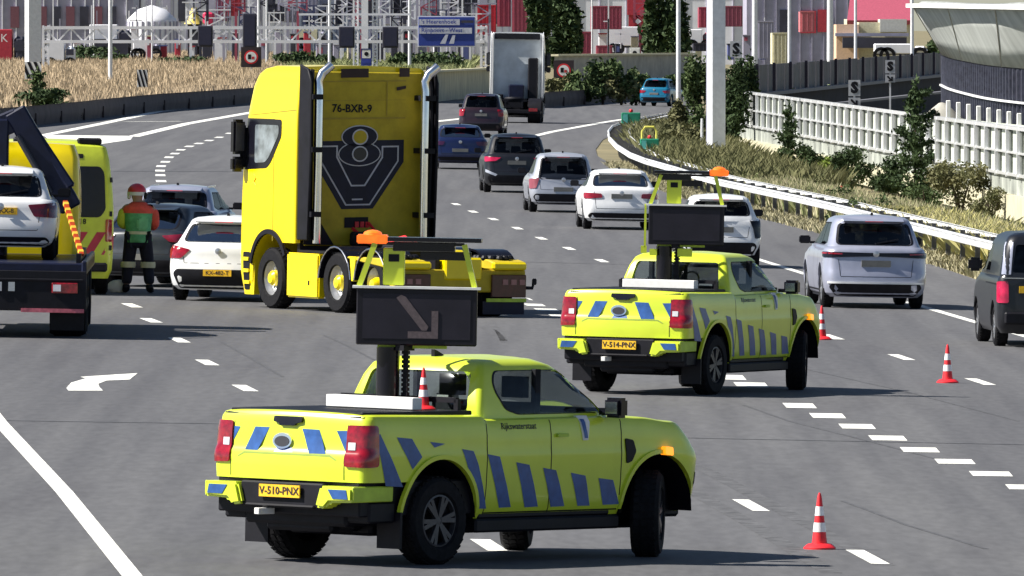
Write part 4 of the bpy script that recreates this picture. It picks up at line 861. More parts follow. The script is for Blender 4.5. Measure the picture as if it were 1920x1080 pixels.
# ---------------------------------------------------------------- ambulance
t=thing('ambulance','yellow ambulance with red stripes parked beside the recovery truck','ambulance',G(94,552)+Vector((0,1,0)),PI/2+rd(5),'vehicles standing at the accident',tilt=True)
keys=[(.30,-1.15,4.6,.93),(.45,-1.2,4.72,.99),(.9,-1.2,4.75,1.01),(1.4,-1.2,4.5,1.01),(1.9,-1.18,4.0,.98),(2.4,-1.15,3.4,.92),(2.62,-1.08,3.0,.86),(2.70,-.95,2.8,.74)]
sh=Shell(keys,(.12,.12,.5,.4,.02,.14),sub=3,arches=[(0,.42,.36),(3.6,.42,.36)],zmid=99,crown=.02,ns=60); sh.mb().build('body',ambyel,t,ang=32)
for s in (1,-1):
    decal('rear_window',[rpoly([(s*.10,1.38),(s*.76,1.38),(s*.86,1.52),(s*.83,2.16),(s*.76,2.28),(s*.10,2.28)],.06)],sh.rear,blackg,t,off=.008)
    decal('tail_light',[rpoly([(s*.86,1.35),(s*.97,1.35),(s*.97,.95),(s*.86,.95)],.03)],sh.rear,redl,t,off=.015,thick=True)
    decal('side_window',[rpoly([(2.6,1.5),(3.9,1.5),(3.3,2.1),(2.6,2.15)],.05)],sh.side(s),blackg,t,off=.006)
    decal('side_stripe',[[(-1.0,.95),(3.9,.95),(3.9,.75),(-1.0,.75)]],sh.side(s),mat('stripe_red',(.42,.02,.05),.4,var=.1),t,off=.004,grid=.3)
    for x in (0,3.6): wheel(t,x,s*.86,.35,.23,s,rm=alloyd)
    for z in (.8,1.4,2.0): decal('hinge',[rpoly([(s*.93,z),(s*.97,z),(s*.97,z+.09),(s*.93,z+.09)],.01)],sh.rear,black,t,off=.02,thick=True)
    for k in range(3): a=.15+k*.32; decal('rear_chevron',[[(s*a,.72),(s*(a+.16),.72),(s*(a+.40),1.12),(s*(a+.24),1.12)]],sh.rear,MATS['stripe_red'],t,off=.005,grid=.2)
    MB().box(-1.02,-.75,*sorted((s*.35,s*.78)),2.66,2.78).build('beacon',black,t,bev=.03); 
decal('door_seam',[[(-.006,.55),(.006,.55),(.006,2.4),(-.006,2.4)]],sh.rear,black,t,off=.003)
decal('vent',[rpoly([(-.45,2.42),(-.15,2.42),(-.15,2.50),(-.45,2.50)],.02)],sh.rear,black,t,off=.008)
text_mb('118',.13,lambda u,v:sh.rear(-.42-u,1.30+v,.006),bold=.003).build('roof_number',black,t)
MB().box(-1.3,-1.15,-.9,.9,.42,.58).build('rear_bumper',black,t,bev=.03); MB().box(-.8,4.2,-.6,.6,.28,.6).build('underbody',black,t)
# ---------------------------------------------------------------- traffic cones
def cone(px,py,label,h=.55,loc=None,parent=None):
    t=thing('traffic_cone',label,'traffic cone',loc or G(px,py),0,'traffic cones')
    s=h/.98
    MB().lathe([(.28*s,0),(.28*s,.03*s),(.21*s,.09*s),(.155*s,.10*s),(.001,.10*s)],28).build('base',red,t)
    r=lambda z:(.145-.115*(z/.98))*s
    m=MB(); m.lathe([(r(z),z*s) for z in (.10,.3,.5,.7,.9)]+[(.022*s,.965*s),(.001,.98*s)],28); m.build('cone',red,t)
    for a,b in ((.30,.46),(.58,.74)): MB().lathe([(r(a)+.003,a*s),(r(b)+.003,b*s)],28).build('reflective_band',conew,t)
    return t
cone(1537,1030,'red and white traffic cone nearest the camera')
cone(1777,718,'red and white traffic cone midway between the black van and the block marking')
cone(1541,637,'red and white traffic cone just beyond the nose of the second pickup')
v=pA.matrix_world@Vector((.34,-.36,1.36)); bpy.context.view_layer.update()
cone(0,0,'small red and white cone standing in the bed of the nearest pickup',.40,pA.matrix_world@Vector((.42,-.36,1.42)))
# ---------------------------------------------------------------- rescue worker
def skinfig(name,J,E,m,parent,sub=2):
    me=bpy.data.meshes.new(name); K=list(J); me.from_pydata([J[k][0] for k in K],[(K.index(a),K.index(b)) for a,b in E],[])
    o=bpy.data.objects.new(name,me); COL.objects.link(o); md=o.modifiers.new('s','SKIN'); 
    if not me.skin_vertices: return None
    for i,k in enumerate(K):
        r=J[k][1]; me.skin_vertices[0].data[i].radius=(r if isinstance(r,tuple) else (r,r)); me.skin_vertices[0].data[i].use_root=(i==0)
    sd=o.modifiers.new('d','SUBSURF'); sd.levels=sub; sd.render_levels=sub
    dg=bpy.context.evaluated_depsgraph_get(); dg.update(); r=bpy.data.meshes.new_from_object(o.evaluated_get(dg)); bpy.data.objects.remove(o)
    return finish(name,r,m,parent,80)
t=thing('person','rescue worker in orange, yellow and green jacket with knee patches, seen from behind','person',G(257,549),PI/2,None,tilt=True)
t.scale=(1.1,1.22,1.05)
# x forward (away from the camera), y left
skin=mat('skin',(.45,.27,.2),.6); jk=mat('jacket_green',(.13,.46,.20),.7,var=.15,scale=9); jo=mat('jacket_orange',(.85,.10,.06),.7,var=.1,scale=8); jy=mat('jacket_yellow',(.72,.80,.08),.7); tr=mat('trousers_navy',(.010,.010,.022),.85,var=.2)
P={'pelvis':((0,0,.95),(.11,.13)),'waist':((.01,0,1.10),(.12,.15)),'chest':((.0,0,1.32),(.12,.18)),'neckb':((-.0,0,1.50),(.07,.09)),'neck':((.02,.01,1.55),.06),'head0':((.03,.02,1.61),(.085,.085)),'head':((.04,.03,1.70),(.10,.10)),'crown':((.03,.03,1.78),.07),
 'shL':((0,.20,1.45),.065),'elL':((.05,.25,1.17),.048),'wrL':((.26,.20,1.12),.032),'haL':((.33,.16,1.12),.035),
 'shR':((0,-.20,1.45),.065),'elR':((.05,-.24,1.17),.048),'wrR':((.26,-.20,1.10),.032),'haR':((.33,-.16,1.10),.035),
 'hipL':((0,.10,.92),.10),'knL':((.02,.14,.50),.065),'anL':((-.02,.16,.09),.045),'toL':((.15,.19,.035),.04),
 'hipR':((0,-.10,.92),.10),'knR':((.02,-.15,.50),.065),'anR':((-.02,-.18,.09),.045),'toR':((.15,-.22,.035),.04)}
E=[('pelvis','waist'),('waist','chest'),('chest','neckb'),('neckb','neck'),('neck','head0'),('head0','head'),('head','crown')]
for s in 'LR': E+=[('neckb','sh'+s),('sh'+s,'el'+s),('el'+s,'wr'+s),('wr'+s,'ha'+s),('pelvis','hip'+s),('hip'+s,'kn'+s),('kn'+s,'an'+s),('an'+s,'to'+s)]
skinfig('body',P,E,skin,t)
def sub(keys,g,edit={}): 
    d={}
    for k in keys:
        p,r=edit.get(k,P[k]); r=r if isinstance(r,tuple) else (r,r); d[k]=(p,(r[0]+g,r[1]+g))
    return d,[e for e in E if e[0] in keys and e[1] in keys]
def rings(R_,wob=0):
    m=MB(); n=28; V=[]
    for z,a,b,cx in R_:
        for k in range(n):
            t_=2*PI*k/n; w_=1+wob*math.sin(t_*5+z*31)*math.sin(z*47+t_*2); V.append((cx+a*w_*math.cos(t_),b*w_*math.sin(t_),z))
    Fc=[(i*n+k,i*n+(k+1)%n,(i+1)*n+(k+1)%n,(i+1)*n+k) for i in range(len(R_)-1) for k in range(n)]+[tuple(range(n))[::-1],tuple((len(R_)-1)*n+k for k in range(n))]
    return m.add(V,Fc)
JR=[(.86,.165,.20,0),(.90,.17,.205,0),(1.0,.16,.195,0),(1.08,.15,.185,0),(1.18,.155,.195,0),(1.28,.165,.21,-.005),(1.36,.17,.225,-.01),(1.42,.16,.225,-.01),(1.47,.135,.20,-.005),(1.51,.10,.14,0),(1.55,.085,.09,.01)]
rings(JR,.03).build('jacket',jk,t,ang=80)
rings([(z,a+.01,b+.01,c) for z,a,b,c in JR if z>1.35],.02).build('shoulder_yoke',jo,t,ang=80)
rings([(1.0,.167,.202,0),(1.05,.16,.196,0)]).build('reflective_band',mat('patch_pale',(.75,.70,.45),.5),t,ang=80)
for s in 'LR':
    a,b=sub(['sh'+s,'el'+s,'wr'+s],.03); skinfig('sleeve',a,b,jy if s=='L' else jo,t)
    hd=P['ha'+s][0]; 
    for i,(dy,l) in enumerate(((-.028,.06),(-.01,.07),(.01,.068),(.028,.055))):
        F_={'a':(hd,.014),'b':((hd[0]+.03,hd[1]+dy,hd[2]),.010),'c':((hd[0]+.03+l*.6,hd[1]+dy,hd[2]-.015),.008),'d':((hd[0]+.03+l*.8,hd[1]+dy,hd[2]-.04),.007)}
        skinfig('finger',F_,[('a','b'),('b','c'),('c','d')],skin,t,1)
    sg=1 if s=='L' else -1; skinfig('thumb',{'a':(hd,.014),'b':((hd[0]-.0,hd[1]-sg*.035,hd[2]+.01),.011),'c':((hd[0]+.04,hd[1]-sg*.045,hd[2]+.005),.009)},[('a','b'),('b','c')],skin,t,1)
MB().box(-.195,-.12,-.15,.02,1.07,1.30).build('back_panel',mat('panel_green',(.22,.62,.30),.6),t,bev=.03,seg=2)
tm={k:P[k] for k in ('pelvis',)}
rings([(.78,.13,.175,0),(.84,.145,.19,0),(.92,.145,.185,0),(.98,.14,.18,0)],.02).build('trousers_seat',tr,t,ang=80)
a,b=sub(['pelvis','hipL','knL','anL','hipR','knR','anR'],.03,{'anL':((-.02,.16,.13),.05),'anR':((-.02,-.18,.13),.05)}); skinfig('trousers',a,b,tr,t)
for s,k in ((1,'knL'),(-1,'knR')):
    c=P[k][0]; MB().lathe([(.108,-.05),(.113,0),(.108,.05)],18,'z',c=(c[0],c[1],c[2]-.02)).build('reflective_patch',mat('patch_pale',(.75,.70,.45),.5),t)
    f=P['an'+('L' if s==1 else 'R')][0]; skinfig('boot',{'a':((f[0],f[1],.17),.07),'b':((f[0]-.01,f[1],.055),.06),'c':((f[0]+.20,f[1]+s*.03,.045),.05)},[('a','b'),('b','c')],black,t)
h=P['head'][0]; MB().sphere((h[0]-.01,h[1],h[2]+.02),.14,1.05,18,8,0).build('helmet',mat('helmet_red',(.62,.03,.04),.35,coat=.5),t)
MB().lathe([(.135,-.04),(.143,.02)],18,'z',c=(h[0]-.01,h[1],h[2]+.0)).build('helmet_band',whitem,t)
MB().box(h[0]-.10,h[0]+.0,h[1]-.15,h[1]-.10,h[2]-.10,h[2]+.02).build('ear_defender',black,t,bev=.02)
MB().box(h[0]-.04,h[0]+.06,h[1]+.09,h[1]+.14,h[2]-.11,h[2]+.02).build('visor_clip',whitem,t,bev=.02)
m=MB(); m.sphere((h[0]+.12,h[1]+.01,h[2]-.03),.018,1,8,5); m.build('nose',skin,t)
# white debris bag by the boots
MB().sphere((0,0,.10),.16,.8,10,7).xf(Matrix.Scale(1.0,4)).build('debris_bag',whitem); o=bpy.data.objects['debris_bag']; o.location=G(222,548); o.scale=(1.3,.8,1); tag(o,'crumpled white bag on the asphalt left of the rescue worker','bag')

# ---------------------------------------------------------------- guardrails
def rail(name,label,P,offs,hz,m,pm,group=None,step=4.0,bh=.30,post=True):
    """P: world points of the beam line (xy); offs: lateral offsets of the beams"""
    t=thing(name,label,'guardrail',(0,0,0),0,group)
    # resample
    Q=[Vector((p.x,p.y,0)) for p in P]; S=[0]
    for a,b in zip(Q,Q[1:]): S.append(S[-1]+(b-a).length)
    def at(s):
        for i in range(len(Q)-1):
            if s<=S[i+1] or i==len(Q)-2:
                k=(s-S[i])/(S[i+1]-S[i]); return Q[i].lerp(Q[i+1],k)
    N=int(S[-1]/1.5); pts=[at(S[-1]*i/N) for i in range(N+1)]
    prof=[(0,-.5),(.05,-.46),(.06,-.34),(.0,-.10),(.0,.10),(.06,.34),(.05,.46),(0,.5)]
    for o_ in offs:
        V=[];Fc=[]
        for i,p in enumerate(pts):
            d=(pts[min(i+1,N)]-pts[max(i-1,0)]).normalized(); n=Vector((-d.y,d.x,0)) ; 
            for q,(a,b) in enumerate(prof):
                w_=p+n*(o_+math.copysign(a,o_)); V.append((w_.x,w_.y,-C*w_.x+hz+b*bh))
        k=len(prof)
        for i in range(N):
            for q in range(k-1): Fc.append((i*k+q,i*k+q+1,(i+1)*k+q+1,(i+1)*k+q))
        o=MB().add(V,Fc).build('beam',m,t,ang=30); sd=o.modifiers.new('s','SOLIDIFY'); sd.thickness=.006
    if post:
        n=min(100,int(S[-1]/step)); 
        for i in range(n+1):
            s=S[-1]*i/n; p=at(s); d=(at(min(S[-1],s+.5))-at(max(0,s-.5))).normalized()
            MB().box(-.05,.05,-abs(offs[0]),abs(offs[0]),hz-.02,hz+.05).build if 0 else None
            mb=MB().box(-.06,.06,-.05,.05,-.3,hz+.1); 
            if len(offs)>1: mb.box(-.03,.03,-abs(offs[0]),abs(offs[0]),hz-.04,hz+.03)
            o=mb.build('post',pm,t); o.location=(p.x,p.y,-C*p.x); o.rotation_euler=(0,0,math.atan2(d.y,d.x))
    return t
gp=[(2080,529),(1863,464),(1700,424),(1557,389),(1500,376),(1430,361),(1350,344),(1308,333),(1267,320),(1211,304),(1183,293),(1158,277),(1144,262),(1142,250),(1150,240),(1175,231),(1215,222),(1275,211)]
GP=[G(p[0],p[1],.60) for p in gp]
rust=mat('weathered_steel',(.06,.045,.045),.8,var=.25,scale=.8,bump=.3); postm=mat('post_dark',(.10,.10,.10),.6,var=.2)
gr=rail('guardrail','bright double sided steel guardrail curving along the right verge',[p+Vector((.36,0,0)) for p in GP],(-.36,.36),.63,steelw,postm,bh=.19)
lp_=[(-400,262),(-40,222),(80,212),(150,205),(200,199),(300,189),(400,182),(480,176),(640,162),(790,158)]
rail('guardrail','dark weathered guardrail along the dry grass field on the left',[G(p[0],p[1],.5) for p in lp_],(.02,),.42,rust,rust,bh=.84,step=14)
rail('guardrail','dark guardrail behind the far bend under the green bushes',[G(p[0],p[1],.5) for p in ((1018,185),(1060,182),(1120,178),(1190,172),(1260,166),(1400,158))],(.02,),.42,rust,rust,bh=.84,step=14)

# ---------------------------------------------------------------- noise barrier (white) on the right
def wallline(p0,p1,k): return p0.lerp(p1,k)
B0=GX(1385,463); B1=GX(1985,303); B0.z=B1.z=0
t=thing('noise_barrier','white panelled noise barrier with upright ribs along the right side','fence')
d=(B1-B0).normalized(); n=Vector((d.y,-d.x,0)); 
if n.x>0: n=-n
L=(B1-B0).length; N=40
m=MB().bar(B0+Vector((0,0,1.60)),B1+Vector((0,0,1.60)),.06,1.18); m.build('panel',barrier,t)
m=MB().bar(B0+Vector((0,0,.72)),B1+Vector((0,0,.72)),.10,.52); m.build('lower_panel',mat('barrier_grey',(.30,.32,.29),.7,var=.25,scale=.8),t)
m=MB().bar(B0+Vector((0,0,.2))+n*.1,B1+Vector((0,0,.2))+n*.1,.3,.62); m.build('plinth',beige,t)
for z,h_ in ((2.20,.09),(1.58,.05),(1.02,.07)): MB().bar(B0+n*.08+Vector((0,0,z)),B1+n*.08+Vector((0,0,z)),.14,h_).build('rail',white,t)
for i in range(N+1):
    p=B0.lerp(B1,i/N); MB().bar(p+d*.35+n*.06+Vector((0,0,1.04)),p+d*.35+n*.06+Vector((0,0,2.16)),.05,.62,up=d).build('gap_shade_strip',mat('gap_shade',(.10,.11,.10),.8,var=.2),t)  # proud dark strip beside each rib, shade painted into its colour
    MB().bar(p+n*.12+Vector((0,0,.95)),p+n*.12+Vector((0,0,2.24)),.10,.26,up=d).build('rib',white,t)
# dark fence on a retaining wall behind it
D0=GX(1380,492); D1=GX(1785,668); D0.z=D1.z=0; z0=1.86; z1=2.98
t=thing('timber_fence','dark grey boarded fence on top of the sunken road wall','fence')
n2=Vector((-(D1-D0).y,(D1-D0).x,0)).normalized(); n2=n2 if n2.y<0 else -n2
m=MB(); NB=64
for i in range(NB):
    a=D0.lerp(D1,i/NB); b=D0.lerp(D1,(i+.96)/NB); o_=n2*(.04*(i%2)); m.bar(a+o_+Vector((0,0,(z0+z1)/2)),b+o_+Vector((0,0,(z0+z1)/2)),.06,z1-z0-(.12 if i%9==4 else 0))
m.build('boards',dkfence,t)
for i in range(17):
    p=D0.lerp(D1,i/16)+n2*.12; MB().bar(p+Vector((0,0,z0-.1)),p+Vector((0,0,z1+.06)),.12,.16).build('fence_post',dkwall,t)
t=thing('retaining_wall','dark retaining wall of the sunken road under the boarded fence','wall')
MB().bar(D0+Vector((0,0,.5))-n2*.0,D1+Vector((0,0,.5)),.5,2.7).build('wall',dkwall,t)
E0=D0+n2*2.5; E1=D1+n2*6
for z,w_,zz in ((1.82,.14,0),(1.25,.10,1)): MB().bar(D0+n2*(.4+zz)+Vector((0,0,z)),D1+n2*(.4+zz*3)+Vector((0,0,z)),.3,w_).build('ledge',mat('ledge_grey',(.16,.16,.18),.7),t)
# curved canopy wall on the right
t=thing('curved_canopy','pale curved overhanging canopy wall above dark slats at the right edge','wall')
low=[(1766,103,420),(1782,109,408),(1810,115,394),(1850,122,380),(1900,127,368),(1990,134,355)]; top=[(1712,14,412),(1742,14,398),(1785,15,384),(1835,16,370),(1890,17,358),(1990,19,345)]
def smooth(L_,n=5):
    o=[]
    for i in range(len(L_)-1):
        for k in range(n): o.append(tuple(cr(L_[max(i-1,0)][c],L_[i][c],L_[i+1][c],L_[min(i+2,len(L_)-1)][c],k/n) for c in range(3)))
    return o+[L_[-1]]
lo,tp_=[ [PD(*p) for p in smooth(q)] for q in (low,top)]
V=[];Fc=[];n_=len(lo)
for a,b in zip(lo,tp_):
    for k in range(4): 
        p=a.lerp(b,k/3); V.append(p)
for i in range(n_-1):
    for k in range(3): Fc.append((i*4+k,(i+1)*4+k,(i+1)*4+k+1,i*4+k+1))
o=MB().add(V,Fc).build('canopy',mat('canopy_concrete',(.40,.42,.40),.8,var=.12,scale=.5,stretch=(1,1,.15)),t); sd=o.modifiers.new('s','SOLIDIFY'); sd.thickness=.35; sd.offset=1
for i in range(0,n_-1,9): MB().bar(lo[i]+Vector((0,-.38,0)),tp_[i]+Vector((0,-.38,0)),.03,.03).build('canopy_joint',concrete,t)
m=MB()
for a,b in zip(tp_,tp_[1:]): m.bar(a+Vector((0,-.2,.06)),b+Vector((0,-.2,.06)),.5,.13)
m.build('coping',whitem,t)
m=MB()
for a,b in zip(lo,lo[1:]):
    a2=a+Vector((.1,.5,0)); b2=b+Vector((.1,.5,0)); m.bar(a2-Vector((0,0,1.2)),b2-Vector((0,0,1.2)),.1,2.8)
m.build('slat_backing',dkwall,t)
for i in range(n_*2-1):
    a=lo[i//2] if i%2==0 else (lo[i//2].lerp(lo[min(i//2+1,n_-1)],.5)); a=a+Vector((.05,.3,0)); MB().bar(a-Vector((0,0,.03)),a-Vector((0,0,2.5)),.14,.16).build('slat',mat('slat_grey',(.085,.09,.13),.6,var=.2),t)
m=MB(); 
for a,b in zip(lo,lo[1:]): m.bar(a+Vector((-.05,0,-1.0+0)),b+Vector((-.05,0,-1.0)),.07,.06)
m.build('handrail',steelw,t)
t=thing('concrete_parapet','pale stepped concrete parapet with stub posts below the dark slats','wall')
pp=[PD(p,q,D) for p,q,D in ((1742,222,405),(1790,225,392),(1850,232,376),(1910,238,362),(1990,246,350))]
m=MB()
for a,b in zip(pp,pp[1:]): m.bar(a-Vector((0,0,.9)),b-Vector((0,0,.9)),.3,1.9)
m.prism([(0,0)]*0 or [(-.9,0),(.5,0),(.5,.9),(.1,.95),(-.4,.6)],-.2,.2) if 0 else None
m.build('parapet_wall',barrier,t)
for i in range(11):
    p=PD(1778+i*19,205+i*3.6,388-i*3.6); MB().box(p.x-.07,p.x+.07,p.y-.1,p.y+.1,p.z-.5,p.z+.28).build('stub_post',whitem,t,bev=.02)
p=PD(1766,205,396); MB().lathe([(1.0,-.5),(.7,.0),(.35,.3),(.1,.5),(.01,.52)],14,'z',c=(p.x,p.y,p.z-.3)).build('mound',concrete,t)

# ---------------------------------------------------------------- poles, columns
polem=mat('pole_white',(.70,.71,.74),.45,metal=.1,var=.05)
def pole(px,py,wpx,label,top=-90,cat='pole',name='lamp_post',sq=False,m=None,tint=None,D=None,z0=None,arm=True):
    g=G(px,py) if D is None else GX(px,D); D=g.y; w_=wpx*D/F; zt=H-(top-YH)*D/F
    t=thing(name,label,cat,g,0,'poles and lamp posts')
    if sq: MB().box(-w_/2,w_/2,-w_/2,w_/2,-.3,zt-g.z).xf(Matrix.Rotation(.35,4,'Z')).build('shaft',m or polem,t,bev=.02)
    else: MB().tube([(0,0,-.3),(0,0,1.2),(0,0,zt-g.z)],[w_*.55,w_*.5,w_*.42],12).build('shaft',m or polem,t)
    MB().box(-w_*.8,w_*.8,-w_*.8,w_*.8,-.3,.06).build('base_plate',concrete,t)
    if arm:
        MB().tube([(0,0,zt-g.z),(-.3,0,zt-g.z+.5),(-1.6,0,zt-g.z+.7)],w_*.3,8).build('arm',polem,t)
        MB().box(-2.3,-1.5,-.15,.15,zt-g.z+.62,zt-g.z+.76).build('lamp_head',polem,t,bev=.03)
    return t
pole(1343,318,27,'thick square white column rising beside the steel guardrail',sq=True,arm=False,name='steel_column')
pole(1328,314,8,'slim grey pipe standing against the thick white column',arm=False,name='steel_column',m=mat('pipe_grey',(.34,.34,.42),.5))
pole(1272,242,9,'slim white lamp post left of the thick white column')
pole(1316,304,5,'short white marker post at the foot of the thick white column',top=222,arm=False,name='marker_post')
pole(62,150,25,'thick white gantry column at the left behind a striped board',sq=True,arm=False,name='steel_column')
pole(207,168,8,'slim white lamp post standing in the dry grass field')
for px,D,w_,lab in ((485,1000,5,'thin white mast left of the yellow truck roof'),(500,1010,4,'thinner white mast just right of another at the field corner'),(618,950,6,'white lamp post between the lattice gantry and the first black panel'),(768,960,6,'white lamp post left of the blue direction sign'),(1058,1000,3,'very thin mast behind the no overtaking sign'),(1110,1040,3,'very thin white mast before the pink container'),(1480,560,7,'white lamp post rising above the boarded fence near the yard'),(1604,600,6,'white lamp post right of the yellow green shrub'),(1710,640,7,'white lamp post beside the curved canopy wall'),(1556,900,12,'broad white flagpole above the low yard building'),(1415,760,11,'broad pale post behind the square white column'),(176,1010,3,'thin white mast over the parked lorries'),(285,1010,3,'thin mast in front of the white hall')): pole(px,0,w_,lab,D=D)
for px in (1555,1640): pass
# striped boards
def sboard(px,py,wpx,hpx,D,label):
    p=PD(px,py,D); w_=wpx*D/F; h_=hpx*D/F; g=-C*p.x
    t=thing('striped_board',label,'road sign',(p.x,p.y,g),0,'striped hazard boards'); z=p.z-g
    b=MB().box(-w_/2,w_/2,-.02,.02,z-h_/2,z+h_/2).build('board',whitem,t)
    for k in range(4):
        f0=-.25+.38*k; P=[]
        # diagonal stripe clipped to the board
        for a in ((f0,1),(f0+.2,1),(f0+.2+.45,0),(f0+.45,0)): P.append((a[0],a[1]))
        Q=[]
        poly=[Vector(p_) for p_ in P]
        def clip(poly,ax,v,keep):
            out=[]
            for i in range(len(poly)):
                a,b=poly[i-1],poly[i]; ia=(a[ax]<=v)==keep; ib=(b[ax]<=v)==keep
                if ia!=ib: k_=(v-a[ax])/(b[ax]-a[ax]); out.append(a.lerp(b,k_))
                if ib: out.append(b)
            return out
        poly=clip(clip(poly,0,1,True),0,0,False) if poly else []
        if len(poly)>2: MB().prism([(-w_/2+a[0]*w_,z-h_/2+a[1]*h_) for a in poly],-.03,-.02).build('stripe',black,b)
    MB().box(-.04,.04,.02,.08,-.2,z).build('post',polem,t)
sboard(62,132,31,32,700,'black and white striped board at the foot of the thick left column'); sboard(267,147,20,33,652,'black and white striped board in the dry grass right of the lamp post')
def nosign(px,py,D,label):
    p=PD(px,py,D); t=thing('road_sign',label,'road sign',(p.x,p.y,-C*p.x),0,'no overtaking signs'); z=p.z+C*p.x; s=D/F
    b=MB().box(-19*s,19*s,-.03,.03,z-19*s,z+19*s).build('board',mat('board_brown',(.03,.018,.022),.5),t)
    r=MB(); r.lathe([(13*s,-.06),(13*s,-.03),(.001,-.06)],28,'y',c=(0,0,z)); r.lathe([(13*s,-.06),(.001,-.061)],28,'y',c=(0,0,z)); f=r.build('disc',red,b)
    MB().lathe([(10*s,-.068),(.001,-.069)],28,'y',c=(0,0,z)).build('disc_face',whitem,f)
    MB().box(-6*s,0,-.075,-.07,z-4*s,z+5*s).build('lorry_symbol',black,f); MB().box(1*s,6*s,-.075,-.07,z-4*s,z+1*s).build('car_symbol',mat('symbol_red',(.55,.03,.04),.5),f)
    MB().box(-.06,.06,.03,.12,-.2,z-19*s).build('post',polem,t)
nosign(471,107,860,'dark square sign with a no overtaking disc at the left of the truck roof'); nosign(1057,132,720,'dark square sign with a no overtaking disc beside the white tractor')
def esign(px,py,D,label,body):
    p=PD(px,py,D); t=thing('road_sign',label,'road sign',(p.x,p.y,-C*p.x),0,'pictogram signs'); z=p.z+C*p.x; s=D/F
    b=MB().box(-10*s,10*s,-.03,.03,z-16*s,z+16*s).build('board',body,t)
    MB().box(-8*s,8*s,-.04,-.03,z-2*s,z+14*s).build('panel',whitem,b); MB().lathe([(4*s,-.05),(.001,-.051)],16,'y',c=(0,0,z+6*s)).build('symbol',black,b)
    MB().box(-8*s,8*s,-.04,-.03,z-12*s,z-5*s).build('text_strip',mat('sign_blue',(.03,.05,.32),.5,var=.1),b); MB().box(-.05,.05,.03,.1,-.2,z-16*s).build('post',polem,t)
bluesign=mat('sign_blue',(.03,.05,.32),.5)
esign(687,107,900,'small blue and white pictogram sign between the lattice masts',bluesign); esign(1190,105,880,'small white pictogram sign before the beige wall right of the trees',whitem)
def ssign(px,py,D,s_,label,arrow=True):
    p=PD(px,py,D); t=thing('route_sign',label,'road sign',(p.x,p.y,-C*p.x),0,'signs with the letter S'); z=p.z+C*p.x; s=D/F*s_
    b=MB().box(-11*s,11*s,-.03,.03,z-15*s,z+15*s).build('board',mat('board_pale',(.42,.43,.46),.5),t)
    text_mb('S',27*s,lambda u,v:(u,-.04,z+v),bold=.035).build('letter',black,b)
    if arrow:
        c=MB().box(-11*s,11*s,-.03,.03,z-36*s,z-18*s).build('arrow_board',MATS['board_pale'],t)
        MB().prism([(-7*s,z-21*s),(-4*s,z-21*s),(2*s,z-28*s),(2*s,z-23*s),(6*s,z-23*s),(6*s,z-33*s),(-4*s,z-33*s),(-4*s,z-30*s),(-1*s,z-30*s),(-7*s,z-24*s)],-.04,-.031).build('arrow',black,c)
    MB().box(-.035,.035,.03,.09,-.2,z-15*s).build('post',polem,t)
ssign(1602,165,455,1,'pale board with black S and an arrow just above the white barrier'); ssign(1669,125,540,.82,'smaller pale board with black S and arrow right of the other S boards'); ssign(1380,92,560,1,'pale board with black S beside the dark tree by the column',False)

# ---------------------------------------------------------------- green marker boxes behind the guardrail
def gbox(px,py,D,label,hoop):
    g=GX(px,D); s=D/F; t=thing('marker_box',label,'marker box',g,0,'green marker boxes'); z=PD(px,py,D).z-g.z
    b=MB(); b.box(-18*s,18*s,-.15,.15,z-11*s,z+11*s); b.build('box',green,t,bev=.03); MB().box(-15*s,-6*s,-.17,-.15,z-8*s,z+8*s).build('lens',mat('lens_green',(.10,.42,.38),.3),t)
    MB().box(-.03,.03,-.03,.03,-.2,z-10*s).build('post',postm,t); MB().sphere((0,0,z+14*s),4*s,1,8,5).build('lamp',red,t)
    if hoop: MB().tube([(-14*s,.2,-.1),(-14*s,.2,z+25*s),(-8*s,.2,z+33*s),(8*s,.2,z+33*s),(13*s,.2,z+25*s),(13*s,.2,z)],2.2*s,8).build('hoop',mat('hoop_yellow',(.70,.66,.12),.5),t)
gbox(1218,271,412,'green marker box with a yellow hoop behind the guardrail bend',True); gbox(1183,222,505,'small green marker box at the far tip of the guardrail',False); gbox(1577,366,345,'green marker box behind the middle of the guardrail',False)
# ---------------------------------------------------------------- vegetation
def leafm(name,c1,c2,sc_=1.5):
    m=mat(name,c1,.75,col2=c2,scale=sc_,spec=.25); b=m.node_tree.nodes['Principled BSDF']; return m
g_dark=leafm('leaf_dark',(.014,.032,.012),(.065,.10,.035),2.5); g_mid=leafm('leaf_mid',(.03,.055,.018),(.10,.14,.05),2); g_olive=leafm('leaf_olive',(.07,.08,.03),(.20,.19,.09),2)
straw=leafm('straw',(.25,.22,.12),(.60,.55,.36),5); strawg=leafm('straw_green',(.11,.14,.055),(.36,.38,.18),4); pinkstraw=leafm('straw_field',(.42,.32,.21),(.62,.49,.33),.35)
def mesh_np(name,V,Fq,m,parent=None,k=4):
    me=bpy.data.meshes.new(name); n=len(Fq); me.vertices.add(len(V)); me.vertices.foreach_set('co',V.astype(np.float32).ravel())
    me.loops.add(n*k); me.loops.foreach_set('vertex_index',Fq.astype(np.int32).ravel()); me.polygons.add(n)
    me.polygons.foreach_set('loop_start',np.arange(0,n*k,k,dtype=np.int32)); me.polygons.foreach_set('loop_total',np.full(n,k,dtype=np.int32)); me.update(calc_edges=True)
    me.materials.append(m); o=bpy.data.objects.new(name,me); COL.objects.link(o)
    if parent: o.parent=parent
    return o
